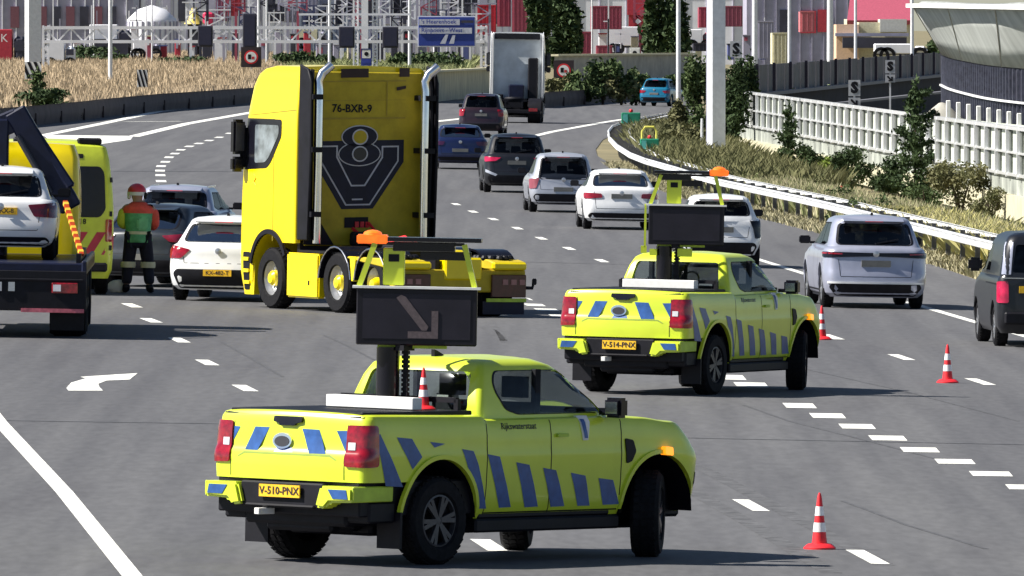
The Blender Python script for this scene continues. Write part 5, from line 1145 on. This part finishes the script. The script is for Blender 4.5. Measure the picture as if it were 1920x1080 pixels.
def leaves(P,size,name,m,parent=None):
    n=len(P); a=rng.normal(size=(n,3)); a/=np.linalg.norm(a,axis=1)[:,None]; b=rng.normal(size=(n,3)); b-=a*(a*b).sum(1)[:,None]; b/=np.linalg.norm(b,axis=1)[:,None]
    s=size*rng.uniform(.5,1.3,(n,1)); V=np.stack([P-a*s,P-b*s*.45,P+a*s,P+b*s*.45],1).reshape(-1,3); return mesh_np(name,V,np.arange(n*4).reshape(-1,4),m,parent)
def blades(P,h,w_,name,m,parent=None,lean=.35):
    n=len(P); hh=h*rng.uniform(.45,1.25,(n,1)); an=rng.uniform(0,2*PI,n); dx=np.stack([np.cos(an),np.sin(an)*.5,np.zeros(n)],1); ld=rng.normal(0,lean,(n,2))
    tip=P+np.concatenate([ld*hh,hh],1); mid=P+np.concatenate([ld*hh*.35,hh*.6],1); ww=w_*rng.uniform(.6,1.4,(n,1))
    V=np.stack([P-dx*ww,P+dx*ww,mid+dx*ww*.7,tip],1); V=V.reshape(-1,3); return mesh_np(name,V,np.arange(n*4).reshape(-1,4),m,parent)
def scatter(corners,n,clump=0):
    """points in the ground quad given by 4 world points"""
    c=np.array([[p.x,p.y] for p in corners]); u=rng.random(n); v=rng.random(n)
    if clump: 
        k=max(4,n//clump); cu=rng.random(k); cv=rng.random(k); idx=rng.integers(0,k,n); u=np.clip(cu[idx]+rng.normal(0,.012,n),0,1); v=np.clip(cv[idx]+rng.normal(0,.06,n),0,1)
    a=c[0]*(1-u)[:,None]+c[1]*u[:,None]; b=c[3]*(1-u)[:,None]+c[2]*u[:,None]; p=a*(1-v)[:,None]+b*v[:,None]
    return np.concatenate([p,(-C*p[:,0]-.02)[:,None]],1)
def strip(path,offs0,offs1,n,clump=0):
    """scatter along a path between two lateral offsets (positive = right)"""
    out=[]; Ls=[(b-a).length for a,b in zip(path,path[1:])]; T=sum(Ls)
    for (a,b),l in zip(zip(path,path[1:]),Ls):
        k=int(n*l/T)
        if k<4: continue
        out.append(scatter([a+Vector((offs0,0,0)),b+Vector((offs0,0,0)),b+Vector((offs1,0,0)),a+Vector((offs1,0,0))],k,clump))
    return np.concatenate(out)
def stuff(o,name_label,cat='grass'): return tag(o,name_label,cat,kind='stuff')
GL=[g for g in GP]      # guardrail line, near to far
near=GL[:12]
p=strip(near,-.42,.55,16000); stuff(blades(p,.20,.010,'verge_grass',straw),'short dry grass tufts on the verge in front of the guardrail')
p=strip(near,-.36,.5,9000); stuff(blades(p,.18,.014,'verge_weeds',g_olive),'olive green weeds on the verge under the guardrail')
p=strip(near,.7,2.9,60000); stuff(blades(p,.62,.009,'tall_grass',straw,lean=.2),'tall straw coloured grass between guardrail and white barrier')
p=strip(near,.7,3.0,60000); stuff(blades(p,.60,.011,'tall_weeds',strawg,lean=.2),'greenish tall weeds between guardrail and white barrier')
p=strip(GL[0:4],.7,2.6,30000); stuff(blades(p,.62,.010,'yellow_grass',leafm('straw_yellow',(.38,.34,.12),(.62,.58,.26),.8)),'pale yellow grass near the right edge behind the guardrail')
p=strip(GL[7:16],.8,4.2,30000); stuff(blades(p,.8,.014,'bend_weeds',g_olive),'dry olive weeds inside the bend of the guardrail')
# left field and far verges
A=[G(-60,236),G(500,182),GX(560,1230),GX(-200,1230)]
p=scatter(A,150000); stuff(blades(p,.80,.028,'field_grass',pinkstraw,lean=.14),'tall dry reddish straw grass field on the left')
p=scatter([G(500,182),G(820,168),GX(900,1200),GX(560,1230)],40000,12); stuff(blades(p,.9,.035,'field_grass',strawg),'dry grass behind the yellow truck roof')
p=scatter([G(-60,240),G(300,204),G(470,190),G(-60,222)],6000,50); stuff(blades(p,.35,.05,'roadside_weeds',g_olive),'low green weeds along the left road edge')
def foliage(D): return 23500/D
def bush(px,py,wpx,hpx,D,label,m,n=900,leaf=.07,cat='bush',name='bush',lobes=7,trunk=True,cone_=False,group='bushes and shrubs'):
    """px,py: foot of the plant; ground follows depth"""
    g=GX(px,D); s=D/F; w_=wpx*s; h_=hpx*s; t=thing(name,label,cat,g,0,group); P=[]
    if cone_:
        for _ in range(n):
            z=h_*(1-math.sqrt(random.random()))*.98+.02*h_; r=w_/2*(1-z/h_)**.8*(.75+.35*math.sin(z*9+random.random()))+.03; a=random.uniform(0,2*PI); q=r*math.sqrt(random.random())**.7; P.append((q*math.cos(a),q*math.sin(a),z-.25*q))
        P=P[:int(n*.30)]
        for _ in range(n//2):
            k=random.randrange(34); rr=random.Random(k*77+int(px)); z=h_*rr.uniform(.08,.85); a=rr.uniform(0,2*PI); L=w_/2*(1-z/h_)**.7*rr.uniform(.55,1.75); f_=random.random(); P.append((L*f_*math.cos(a)+random.gauss(0,.05),L*f_*math.sin(a)+random.gauss(0,.05),z+L*f_*.35+random.gauss(0,.05)))
    else:
        Ls=[(random.uniform(-.38,.38)*w_,random.uniform(-.3,.3)*w_,random.uniform(.25,.8)*h_,random.uniform(.16,.28)*w_,random.uniform(.14,.26)*h_) for _ in range(lobes)]+[(0,0,.4*h_,.3*w_,.38*h_)]
        for _ in range(n):
            a,b,c,r,rz=random.choice(Ls); v=Vector((random.gauss(0,1),random.gauss(0,1),random.gauss(0,1))).normalized()*(random.random()**.4)*random.uniform(.8,1.25); P.append((a+v.x*r,b+v.y*r,max(.02,c+v.z*rz)))
    leaves(np.array(P),leaf,'crown',m,t)
    st=MB()
    for k in range(1 if cone_ else 4):
        a=random.uniform(0,2*PI); top=(.2*w_*math.cos(a)*(0 if cone_ else 1),.2*w_*math.sin(a)*(0 if cone_ else 1),h_*(.9 if cone_ else .7)); st.tube([(0,0,-.1),(top[0]*.4,top[1]*.4,h_*.35),top],[.012*w_+.02,.01*w_+.015,.006],6)
    st.build('trunk',mat('bark',(.06,.045,.03),.9,var=.3,scale=8),t); return t
bush(1716,0,125,245,348,'tall dark conical young tree in front of the white barrier',g_dark,6500,.075,'tree','tree',cone_=True,group='trees')
bush(1665,0,80,90,350,'dark bush left of the conical young tree',g_dark,2500,.07)
bush(1478,0,58,150,402,'narrow dark upright shrub against the white barrier',g_dark,3500,.07,cone_=True)
bush(1520,0,70,70,396,'rounded dark shrub right of the narrow upright shrub',g_dark,2200,.065)
bush(1595,0,90,85,372,'low broad green bush in the middle of the barrier verge',g_dark,2600,.065)
bush(1800,0,110,110,326,'olive flowering bush right of the conical young tree',g_olive,3400,.06)
bush(1860,0,80,70,318,'low olive bush near the right edge',g_olive,1500,.05)
bush(1735,0,110,60,335,'green undergrowth at the foot of the conical tree',g_mid,2000,.05)
bush(1552,0,50,60,385,'yellow green leafy shrub above the green marker box',leafm('leaf_lime',(.14,.20,.03),(.30,.38,.08)),1400,.05)
bush(1405,0,60,50,412,'small dry shrub right of the thick column',g_olive,1200,.06)
for px,w_,h_,D,lab,m in ((1305,70,190,470,'high green thicket behind the slim lamp post',g_mid),(1278,44,95,500,'olive thicket left of the slim lamp post',g_olive),(1365,70,230,450,'dark ivy covered thicket right of the thick column',g_dark),(1395,50,190,470,'dark thicket where the white barrier begins',g_dark),(1245,50,50,470,'low dry bush inside the guardrail bend',g_olive),(1290,90,90,440,'olive scrub at the foot of the slim lamp post',g_olive)):
    bush(px,0,w_,h_,D,lab,m,3600,.10)
for i,(px,w_,h_,m) in enumerate(((1090,80,70,g_mid),(1130,70,95,g_mid),(1165,70,60,g_olive),(1192,60,70,g_mid),(1262,40,66,g_mid),(1050,60,50,g_olive))):
    bush(px,0,w_,h_,700,['wide','tall','dry','leafy','last','small'][i]+' green bush in the row behind the far bend',m,1300,.17)
bush(82,0,105,75,556,'dark green bush behind the crane arm at the left',g_dark,2200,.13); bush(118,0,60,38,552,'low dark bush at the road edge on the left',g_dark,1500,.12); bush(70,0,60,95,566,'spiky reddish green shrub below the striped board',g_mid,1300,.12,cone_=True)
for px,w_,h_,D,lab,c_ in ((1005,50,170,930,'narrow dark poplar behind the white tractor',0),(1060,60,180,940,'broader dark poplar right of the white tractor',0),(1252,85,190,930,'large dark tree behind the slim lamp post',0)):
    bush(px,0,w_,h_+25,D,lab,g_dark,4200,.30,'tree','tree',lobes=12,group='trees')
for px,w_,h_,D,lab in ((545,90,42,980,'dark bush in the yard under the lattice gantry'),(585,80,38,985,'grey green bush beside the yard gantry'),(830,120,48,985,'dark hedge under the blue direction sign'),(760,60,40,985,'dark bush left of the blue sign hedge'),(330,110,30,1000,'dark hedge beyond the field, right part'),(160,140,42,1000,'dark hedge beyond the field below the lorries'),(1500,90,55,720,'dark green bush behind the boarded fence'),(1575,50,70,730,'yellow green bush behind the boarded fence'),(1440,60,50,700,'dark bush behind the boarded fence at its left end')):
    bush(px,0,w_,h_,D,lab,g_dark if 'yellow' not in lab else MATS['leaf_lime'],1500,.2)
for i in range(7): bush(1735+i*36,0,60,95+random.uniform(-8,8),900,('first','second','third','fourth','fifth','sixth','seventh')[i]+' dark tree from the left in the row above the canopy',g_dark,700,.35,'tree','tree',group='trees')

rs=random.Random(11); cl=['pale','olive','tiny','ragged','leafy','dry','round','thin','dense','low','mossy','dusty','curled','drooping','spiky','sunlit','sparse','broad','narrow','bent','bushy','scraggly','twiggy','faded']
for i in range(24):
    k=1+i*.42; j=int(k); g=GP[j].lerp(GP[min(j+1,len(GP)-1)],k-j); D=g.y; px=960+F*(g.x+rs.uniform(.9,2.6))/D
    s_=F/D; bush(px,0,rs.uniform(.5,1.1)*s_,rs.uniform(.5,1.0)*s_,D,cl[i]+' weed clump '+['near the right edge of the guardrail verge','halfway along the guardrail verge','close to the guardrail bend'][0 if i<8 else (1 if i<16 else 2)],[g_olive,g_mid,strawg,g_dark][i%4],500,.05,'plant','weed_clump',group='weed clumps behind the guardrail')
# ---------------------------------------------------------------- industrial yard in the background
pink=mat('pink_red',(.36,.07,.11),.6,var=.1); redb=mat('bright_red',(.42,.03,.05),.5,var=.1); wl=mat('pale_white',(.80,.80,.84),.6,var=.06,scale=.5); grl=mat('grey_lilac',(.34,.33,.42),.6,var=.12,scale=.4); bl=mat('yard_dark',(.03,.03,.05),.6,var=.25,scale=.5); yl=mat('yard_yellow',(.75,.55,.12),.5,var=.1); crm=mat('cream',(.62,.58,.40),.7,var=.08)
def solid(px0,px1,py0,py1,D,dep,m,name,parent,bev=0,gnd=False):
    a=PD(px0,py0,D); b=PD(px1,py1,D); z0=-C*a.x-1 if gnd else b.z; L=parent.location
    return MB().box(a.x-L.x,b.x-L.x,a.y-L.y,a.y+dep-L.y,z0-L.z,a.z-L.z).build(name,m,parent,bev=bev)
def bthing(name,label,cat,px,D,group=None): return thing(name,label,cat,(PD(px,0,D).x,D,-C*PD(px,0,D).x),0,group)
def hall(px0,px1,py0,D,label,m,ribs=10,door=None,roof=None,dep=20,name='warehouse'):
    t=bthing(name,label,'building',(px0+px1)/2,D,'yard buildings'); solid(px0,px1,py0,200,D,dep,m,'wall',t,gnd=True)
    solid(px0-3,px1+3,py0-6,py0,D-.3,dep+.6,roof or grl,'roof',t)
    for i in range(ribs):
        x=px0+(px1-px0)*(i+.5)/ribs; solid(x-1,x+1,py0+2,200,D-.15,.15,roof or grl,'wall_rib',t,gnd=True)
    for (a,b,c,d_,mm) in (door or []): solid(a,b,c,d_,D-.2,.2,mm,'door',t)
    return t
hall(-60,250,-30,1250,'low grey industrial shed at the far left with dark bays',grl,12,[(20+k*26,36+k*26,12,52,bl if k%2 else mat('bay_red',(.16,.06,.08),.7)) for k in range(8)],roof=wl)
hall(230,560,-40,1400,'pale hall behind the gantry left of the yellow truck',wl,26,[(250+k*28,264+k*28,-10,40,grl if k%3 else bl) for k in range(10)])
hall(560,1000,-40,1420,'long pale hall behind the lattice masts',wl,34,[(570+k*30,584+k*30,-15,45,grl if k%2 else bl) for k in range(14)])
hall(1000,1400,-40,1300,'white hall behind the pink containers and poplars',wl,8)
hall(1400,1600,-40,1200,'grey lilac hall right of the thick column',grl,9,[(1462,1482,18,60,bl),(1500,1530,20,62,redb),(1533,1550,18,60,redb)])
# domed white tank hall
t=bthing('storage_tank','white ribbed storage tank with shallow domed roof beyond the field','tank',285,1150); r=47*1150/F
MB().lathe([(r,-1),(r,3.5),(r*.97,3.8),(r*.55,4.7),(.01,5.1)],28).build('shell',wl,t)
for k in range(14): a=PI+PI*k/13; MB().box(r*math.cos(a)-.08,r*math.cos(a)+.08,r*math.sin(a)-.08,r*math.sin(a)+.08,-1,3.6).build('rib',grl,t)
def container(px0,px1,py0,py1,D,m,label):
    t=bthing('shipping_container',label,'container',(px0+px1)/2,D,'shipping containers in the yard'); solid(px0,px1,py0,py1,D,6,m,'box',t)
    k=max(3,int((px1-px0)/7))
    for i in range(k): x=px0+(px1-px0)*(i+.5)/k; solid(x-1,x+1,py0+1.5,py1-1.5,D-.08,.08,m,'corrugation',t)
    solid(px0,px1,py0-1,py0+1,D-.1,.1,m,'top_rail',t); 
    return t
for a in ((1108,1166,12,55,1080,pink,'pink red container with dark frame right of the poplars'),(1078,1112,60,104,1060,pink,'faded pink container standing on the ground beside the poplar'),(1118,1148,86,104,1050,pink,'low red skip below the pink container'),(1310,1345,14,52,1060,pink,'pink container left of the thick column'),(1346,1392,12,50,1055,mat('dusty_red',(.34,.09,.13),.6),'dusty red container behind the thick column'),(1300,1345,82,96,1050,bl,'low dark container at the column foot'),(960,990,-8,60,1150,pink,'tall pink stack left of the first poplar'),(895,930,10,66,1160,redb,'red container stack above the white tractor'),(932,958,-5,50,1158,pink,'pink container next to the red stack'),(1500,1527,22,60,1100,mat('red_pale',(.55,.16,.18),.6),'pale red container behind the lamp post'),(845,895,-20,12,1120,bl,'dark container above the blue sign'),(1420,1450,40,110,900,grl,'grey lilac container left of the boarded fence'),(1448,1476,62,120,800,crm,'cream container standing behind the boarded fence')): container(*a)
for i,(a,b,c,d_,m) in enumerate(((500,530,8,40,bl),(532,556,12,42,grl),(560,596,-6,26,grl),(596,622,20,46,bl),(640,664,-8,30,bl),(712,735,-8,34,grl),(738,762,-4,26,bl),(428,452,-10,30,redb),(405,425,-4,40,mat('mauve',(.22,.12,.2),.6)),(796,830,-10,22,grl))):
    container(a,b,c,d_,1180+i*4,m,['dark','lilac','long lilac','short dark','narrow dark','pale lilac','small dark','red','mauve','broad lilac'][i]+' container in the stack behind the lattice gantry')
# lorries parked in the yard
def lorry(px0,px1,py0,py1,D,m1,m2,label):
    t=bthing('parked_lorry',label,'lorry',(px0+px1)/2,D,'lorries parked in the yard'); w_=px1-px0; h_=py1-py0
    solid(px0,px0+w_*.68,py0,py1-h_*.22,D,2.5,m1,'cargo_box',t,bev=.05); solid(px0+w_*.72,px1,py0+h_*.18,py1-h_*.16,D,2.4,m2,'cab',t,bev=.25)
    solid(px0+w_*.74,px1-w_*.03,py0+h_*.3,py0+h_*.55,D-.03,.1,bl,'window',t); solid(px0,px1,py1-h_*.24,py1-h_*.14,D+.1,2.2,bl,'chassis',t)
    L=t.location
    for f in (.12,.24,.85):
        p=PD(px0+w_*f,py1-h_*.1,D); MB().lathe([(.3,-.15),(.5,-.15),(.5,.15),(.3,.15),(.3,-.15)],16,'y',c=(p.x-L.x,p.y-L.y+.1,p.z-L.z)).build('wheel',rubber,t)
    return t
lorry(168,245,46,104,1020,wl,bl,'white topped lorry beyond the lamp post in the field'); lorry(80,140,78,124,960,wl,wl,'white lorry cab and box beside the thick left column'); lorry(-30,48,55,128,980,redb,bl,'red lorry with white marks at the left edge'); lorry(1140,1225,50,96,1100,wl,redb,'white tanker lorry in front of the large dark tree'); lorry(1288,1330,55,88,1080,wl,redb,'white and red lorry beside the slim lamp post'); lorry(250,300,78,104,1040,wl,grl,'small white lorry under the domed tank'); lorry(560,612,54,84,1090,crm,grl,'cream lorry behind the gantry'); lorry(1640,1740,82,106,760,wl,wl,'long white lorry behind the boarded fence')
text_mb('K',.9,lambda u,v:(PD(8,72,979.8).x+u,979.8,PD(8,72,979.8).z+v)).build('lorry_mark',whitem,None); o=bpy.data.objects['lorry_mark']
for q in bpy.data.objects:
    if q.name.startswith('parked_lorry') and 'red lorry' in q['label']: bpy.context.view_layer.update(); o.parent=q; o.matrix_parent_inverse=q.matrix_world.inverted()
# red roofed building at the right, low cream houses in front
t=bthing('red_roof_building','large building with a red roof left of the curved canopy','building',1650,1150,'yard buildings'); solid(1590,1708,36,90,1150,14,crm,'wall',t,gnd=True)
a=PD(1588,38,1149); b=PD(1710,38,1149); c=PD(1596,-20,1160); d_=PD(1702,-20,1160); L=t.location
MB().add([p-L for p in (a,b,d_,c)]+[p-L+Vector((0,.3,-.4)) for p in (a,b,d_,c)],[(0,1,2,3),(4,7,6,5),(0,4,5,1),(1,5,6,2),(2,6,7,3),(3,7,4,0)]).build('roof',pink,t)
t=bthing('low_house','low cream house with pale flat roof before the red roofed building','building',1650,1000,'yard buildings'); solid(1568,1610,46,120,1000,8,mat('peach',(.70,.48,.32),.7),'wall',t,gnd=True); solid(1610,1700,42,120,1001,8,crm,'extension',t,gnd=True); solid(1566,1704,62,68,999,1,grl,'roof',t); solid(1580,1700,70,90,998,1,bl,'dark_opening',t); solid(1650,1700,36,60,1000.5,6,mat('pale_concrete',(.5,.5,.45),.8),'annex',t)
t=bthing('tower_crane','red lattice crane behind the white tanker lorry','crane',1195,1200)
m=MB(); L=t.location
def lat(m,px0,px1,py0,py1,D,n=5,w_=.14):
    for i in range(n):
        y0=py0+(py1-py0)*i/n; y1=py0+(py1-py0)*(i+1)/n; m.bar(PD(px0,y0,D)-L,PD(px1,y1,D)-L,w_,w_); m.bar(PD(px1,y0,D)-L,PD(px0,y1,D)-L,w_,w_)
    for p_ in (px0,px1): m.bar(PD(p_,py0,D)-L,PD(p_,py1,D)-L,w_*1.6,w_*1.6)
lat(m,1184,1208,-60,60,1200,6,.35); m.build('mast',redb,t); solid(1176,1216,-12,28,1199,1.5,redb,'machine_house',t); solid(1200,1220,18,30,1198,1,pink,'counterweight',t)
# lattice masts and the sign gantry
for px,lab in ((667,'left one of the paired white lattice masts'),(703,'right one of the paired white lattice masts'),(690,'broad bright mast between the paired lattice masts')):
    t=bthing('lattice_mast',lab,'mast',px,930,'white lattice masts'); L=t.location; m=MB(); lat(m,px-4,px+4,-60,128,930,14,.07) if px!=690 else m.bar(PD(px-6,-60,930)-L,PD(px-6,95,930)-L,.5,.5); m.build('lattice',wl,t)
    MB().box(-.4,.4,-.4,.4,-1,.3).build('foot',concrete,t)
t=bthing('sign_gantry','white lattice gantry carrying black panels across the yard road','gantry',490,900); L=t.location
m=MB(); 
for y in (52,78): m.bar(PD(84,y,900)-L,PD(908,y,900)-L,.22,.22)
n=34
for i in range(n):
    a=84+824*i/n; b=84+824*(i+1)/n; m.bar(PD(a,78 if i%2 else 52,900)-L,PD(b,52 if i%2 else 78,900)-L,.12,.12)
m.build('truss',wl,t); m=MB().bar(PD(560,27,905)-L,PD(770,27,905)-L,.15,.15); m.build('upper_bar',wl,t)
for px in (86,907): m=MB(); lat(m,px-5,px+5,48,190,900,10,.1); m.build('leg',wl,t)
for px,y0,y1,w_,lab in ((385,48,88,28,'black panel on the gantry above the dry grass'),(468,25,90,26,'tall black panel above the left no overtaking sign'),(650,50,90,30,'black panel left of the paired lattice masts'),(732,50,90,30,'black panel right of the paired lattice masts')):
    t=bthing('matrix_sign',lab,'matrix sign',px,897,'black matrix signs'); solid(px-w_/2,px+w_/2,y0,y1,897,.5,bl,'housing',t,bev=.05); solid(px-w_/2+3,px+w_/2-3,y0+4,y1-4,896.9,.1,mat('matrix_face',(.02,.02,.05),.4),'display',t); solid(px-1,px+1,y0-18,y0,897.2,.1,wl,'hanger',t)
# blue direction sign
t=bthing('direction_sign','blue direction sign with white lettering left of the white tractor','road sign',838,895); L=t.location
def sg(a,b,c,d_,m,nm,D,dep=.06,par=None): return solid(a,b,c,d_,D,dep,m,nm,t)
sg(783,892,30,88,wl,'border',895.05,.12); sg(785,890,32,86,mat('direction_blue',(.02,.045,.28),.5,var=.05),'board',895.0)
sg(786,862,36,47,mat('lettering_pale',(.50,.52,.62),.5),'text_panel',894.93); sg(786,885,52,63,MATS['lettering_pale'],'text_panel',894.93); sg(865,888,38,43,bl,'dark_patch',894.9)
def tl(s_,px,py,h_): 
    p=PD(px,py,894.85)-L; k=h_*895/F
    text_mb(s_,k,lambda u,v:(p.x+u,p.y,p.z+v),align='LEFT',bold=.006).build('lettering',MATS['direction_blue'],t)
tl("'s Heerenhoek",790,41,11); tl('Rijnpoort - West',790,57,11)
m=MB(); p=PD(838,74,894.85)-L; m.prism([(p.x-.5,p.z-.3),(p.x-.1,p.z+.35),(p.x+.1,p.z+.35),(p.x-.1,p.z-.3)],p.y-.02,p.y); m.prism([(p.x+.15,p.z-.3),(p.x+.4,p.z+.3),(p.x+.6,p.z+.3),(p.x+.5,p.z-.3)],p.y-.02,p.y); m.build('motorway_symbol',MATS['lettering_pale'],t)
# yellow machine, red machine
t=bthing('yellow_machine','yellow hopper machine above the first black gantry panel','machine',364,1100); L=t.location
m=MB().lathe([(.9,0),(.5,.5),(.25,1.3),(.2,1.5),(.01,1.5)],14,'z',c=(0,0,PD(0,45,1100).z-L.z)); m.build('hopper',yl,t); solid(352,376,44,60,1100,1,bl,'stand',t,gnd=True)
t=bthing('red_machine','red machine right of the yellow hopper','machine',390,1105); solid(380,402,22,48,1105,1.5,mat('crimson',(.5,.02,.08),.5),'body',t,bev=.2); solid(384,398,48,60,1105.2,1,bl,'stand',t,gnd=True)
# beige walls
def bwall(pts,D0,D1,y0,y1,label,m):
    t=bthing('concrete_wall',label,'wall',pts[0],D0,'pale concrete walls'); L=t.location; a=PD(pts[0],y0[0],D0)-L; b=PD(pts[1],y0[1],D1)-L
    za=-C*PD(pts[0],0,D0).x-.4-L.z; zb=-C*PD(pts[1],0,D1).x-.4-L.z; n_=Vector((0,.4,0))
    V=[Vector((a.x,a.y,za)),Vector((b.x,b.y,zb)),b,a]; V+= [v+n_ for v in V]; MB().add(V,[(0,1,2,3),(4,7,6,5),(0,4,5,1),(1,5,6,2),(2,6,7,3),(3,7,4,0)]).build('wall',m,t)
    c0=a.lerp(b,0); MB().bar(a+Vector((0,.2,.05)),b+Vector((0,.2,.05)),.5,.12).build('coping',crm,t)
bwall((1040,1300),800,840,(105,102),0,'long pale concrete wall behind the far bushes',concrete)
bwall((798,918),690,760,(136,130),0,'pale curved wall left of the white tractor',beige)
# yard clutter: stacked pallets, frames and pipes, each its own thing
cols=[wl,grl,bl,pink,wl,bl,crm,redb,wl,grl,mat('yard_blue',(.08,.10,.26),.6)]; nm=['white','lilac grey','dark','pinkish','bright white','blackish','cream','red','chalky','dull lilac','blue']
R_=random.Random(5)
spots=[(x,R_.uniform(62,96)) for x in range(90,900,27)]+[(x,R_.uniform(64,92)) for x in range(1070,1470,30)]
LM=[(62,'the thick left column'),(130,'the white lorry cab'),(207,'the lamp post in the dry field'),(245,'the white topped lorry'),(285,'the domed tank'),(330,'the field hedge'),(364,'the yellow hopper'),(390,'the red machine'),(430,'the field corner of the gantry'),(470,'the left no overtaking sign'),(500,'the pair of thin masts'),(545,'the dark yard bush'),(585,'the grey green yard bush'),(618,'the lamp post near the gantry'),(650,'the black panel left of the masts'),(690,'the paired lattice masts'),(732,'the black panel right of the masts'),(768,'the lamp post near the blue sign'),(800,'the blue sign edge'),(838,'the middle of the blue sign'),(875,'the blue sign end'),(907,'the right gantry leg'),(1060,'the second poplar'),(1095,'the faded pink container'),(1135,'the dark framed pink container'),(1165,'the red skip'),(1192,'the white pictogram sign'),(1225,'the tanker lorry'),(1252,'the large dark tree'),(1290,'the white and red lorry'),(1330,'the pink container by the column'),(1370,'the dusty red container'),(1415,'the broad pale post'),(1450,'the grey lilac container'),(1480,'the post above the boarded fence')]
used=set()
for i,(x,y) in enumerate(spots):
    k=R_.randrange(len(cols)); w_=R_.uniform(9,22); D=1040+R_.uniform(-30,60); h_=R_.uniform(10,26)
    px_,lm_=min(LM,key=lambda q:abs(q[0]-x)); side_='below' if abs(px_-x)<5 else ('left of' if x<px_ else 'right of')
    lab=nm[k]+' yard load '+side_+' '+lm_
    for ad in ('tall ','low ','wide '):
        if lab in used: lab=ad+nm[k]+' yard load '+side_+' '+lm_
    used.add(lab)
    t=bthing('yard_crate',lab,'crate',x,D,'loads standing in the yard'); solid(x-w_/2,x+w_/2,y-h_*.4,112,D,1.5,cols[k],'load',t,bev=.05)
    solid(x-w_/2-1,x+w_/2+1,y-h_*.4-2,y-h_*.4,D-.1,1.7,cols[(k+3)%len(cols)],'cover',t)
    if i%2: solid(x-w_*.3,x+w_*.1,y-h_*.2,y+h_*.3,D-.06,.05,cols[(k+5)%len(cols)],'side_panel',t)
    if i%3==0: solid(x+w_*.2,x+w_*.2+2,y-h_*1.6,y,D-.2,.1,wl,'upright',t); solid(x-w_*.6,x+w_,y-h_*1.3,y-h_*1.3+2.5,D-.2,.1,wl,'crossbar',t)

for i in range(46):
    x=95+i*18.3 if i<44 else 1100+i; x+=R_.uniform(-5,5); D=R_.choice([1010,1100,1180]); lm_=min(LM,key=lambda q:abs(q[0]-x))[1]
    y0=R_.choice([-60,-60,20,35,10]); w_=R_.uniform(1.6,3.2)
    lab='thin '+('tall ' if y0<0 else 'short ')+'pale mast standing '+('near ' if i%2 else 'behind ')+lm_
    if lab in used: continue
    used.add(lab); t=bthing('yard_mast',lab,'mast',x,D,'thin masts in the yard'); solid(x-w_/2,x+w_/2,y0,115,D,.1,[wl,grl,wl,alloy][i%4],'shaft',t)
    if i%3==0: solid(x-9,x+2,max(y0,-8)+4,max(y0,-8)+6,D,.1,wl,'arm',t)

for q in [o for o in bpy.data.objects if o.get('label','').startswith('white topped lorry')]: solid(170,240,73,104,1019,.5,bl,'lower_body',q)
fc=[wl,bl,wl,grl,pink,mat('frame_navy',(.05,.06,.14),.6)]; fn=['white','black','chalk white','lilac','pink','navy']
for i in range(30):
    x=360+i*20+R_.uniform(-5,5) if i<28 else 1160+40*(i-27); D=1000+i*3; y0=R_.uniform(-30,30); w_=R_.uniform(14,34); h_=R_.uniform(35,60); k=i%6
    lab=fn[k]+' scaffold tower near '+min(LM,key=lambda q:abs(q[0]-x))[1]
    if lab in used: continue
    used.add(lab); t=bthing('scaffold_tower',lab,'scaffold',x,D,'scaffold towers in the yard'); L=t.location; m=MB(); a=.10
    for (u0,v0,u1,v1) in ((0,0,0,1),(1,0,1,1),(0,0,1,.33),(1,.33,0,.66),(0,.66,1,1),(0,.33,1,.33),(0,.66,1,.66),(-.5,0,1.4,0)): m.bar(PD(x+(u0-.5)*w_,y0+v0*h_,D)-L,PD(x+(u1-.5)*w_,y0+v1*h_,D)-L,a*R_.uniform(.8,2.2),a)
    m.bar(PD(x,y0+h_,D)-L,PD(x,118,D)-L,.2,.2); m.build('frame',fc[k],t)
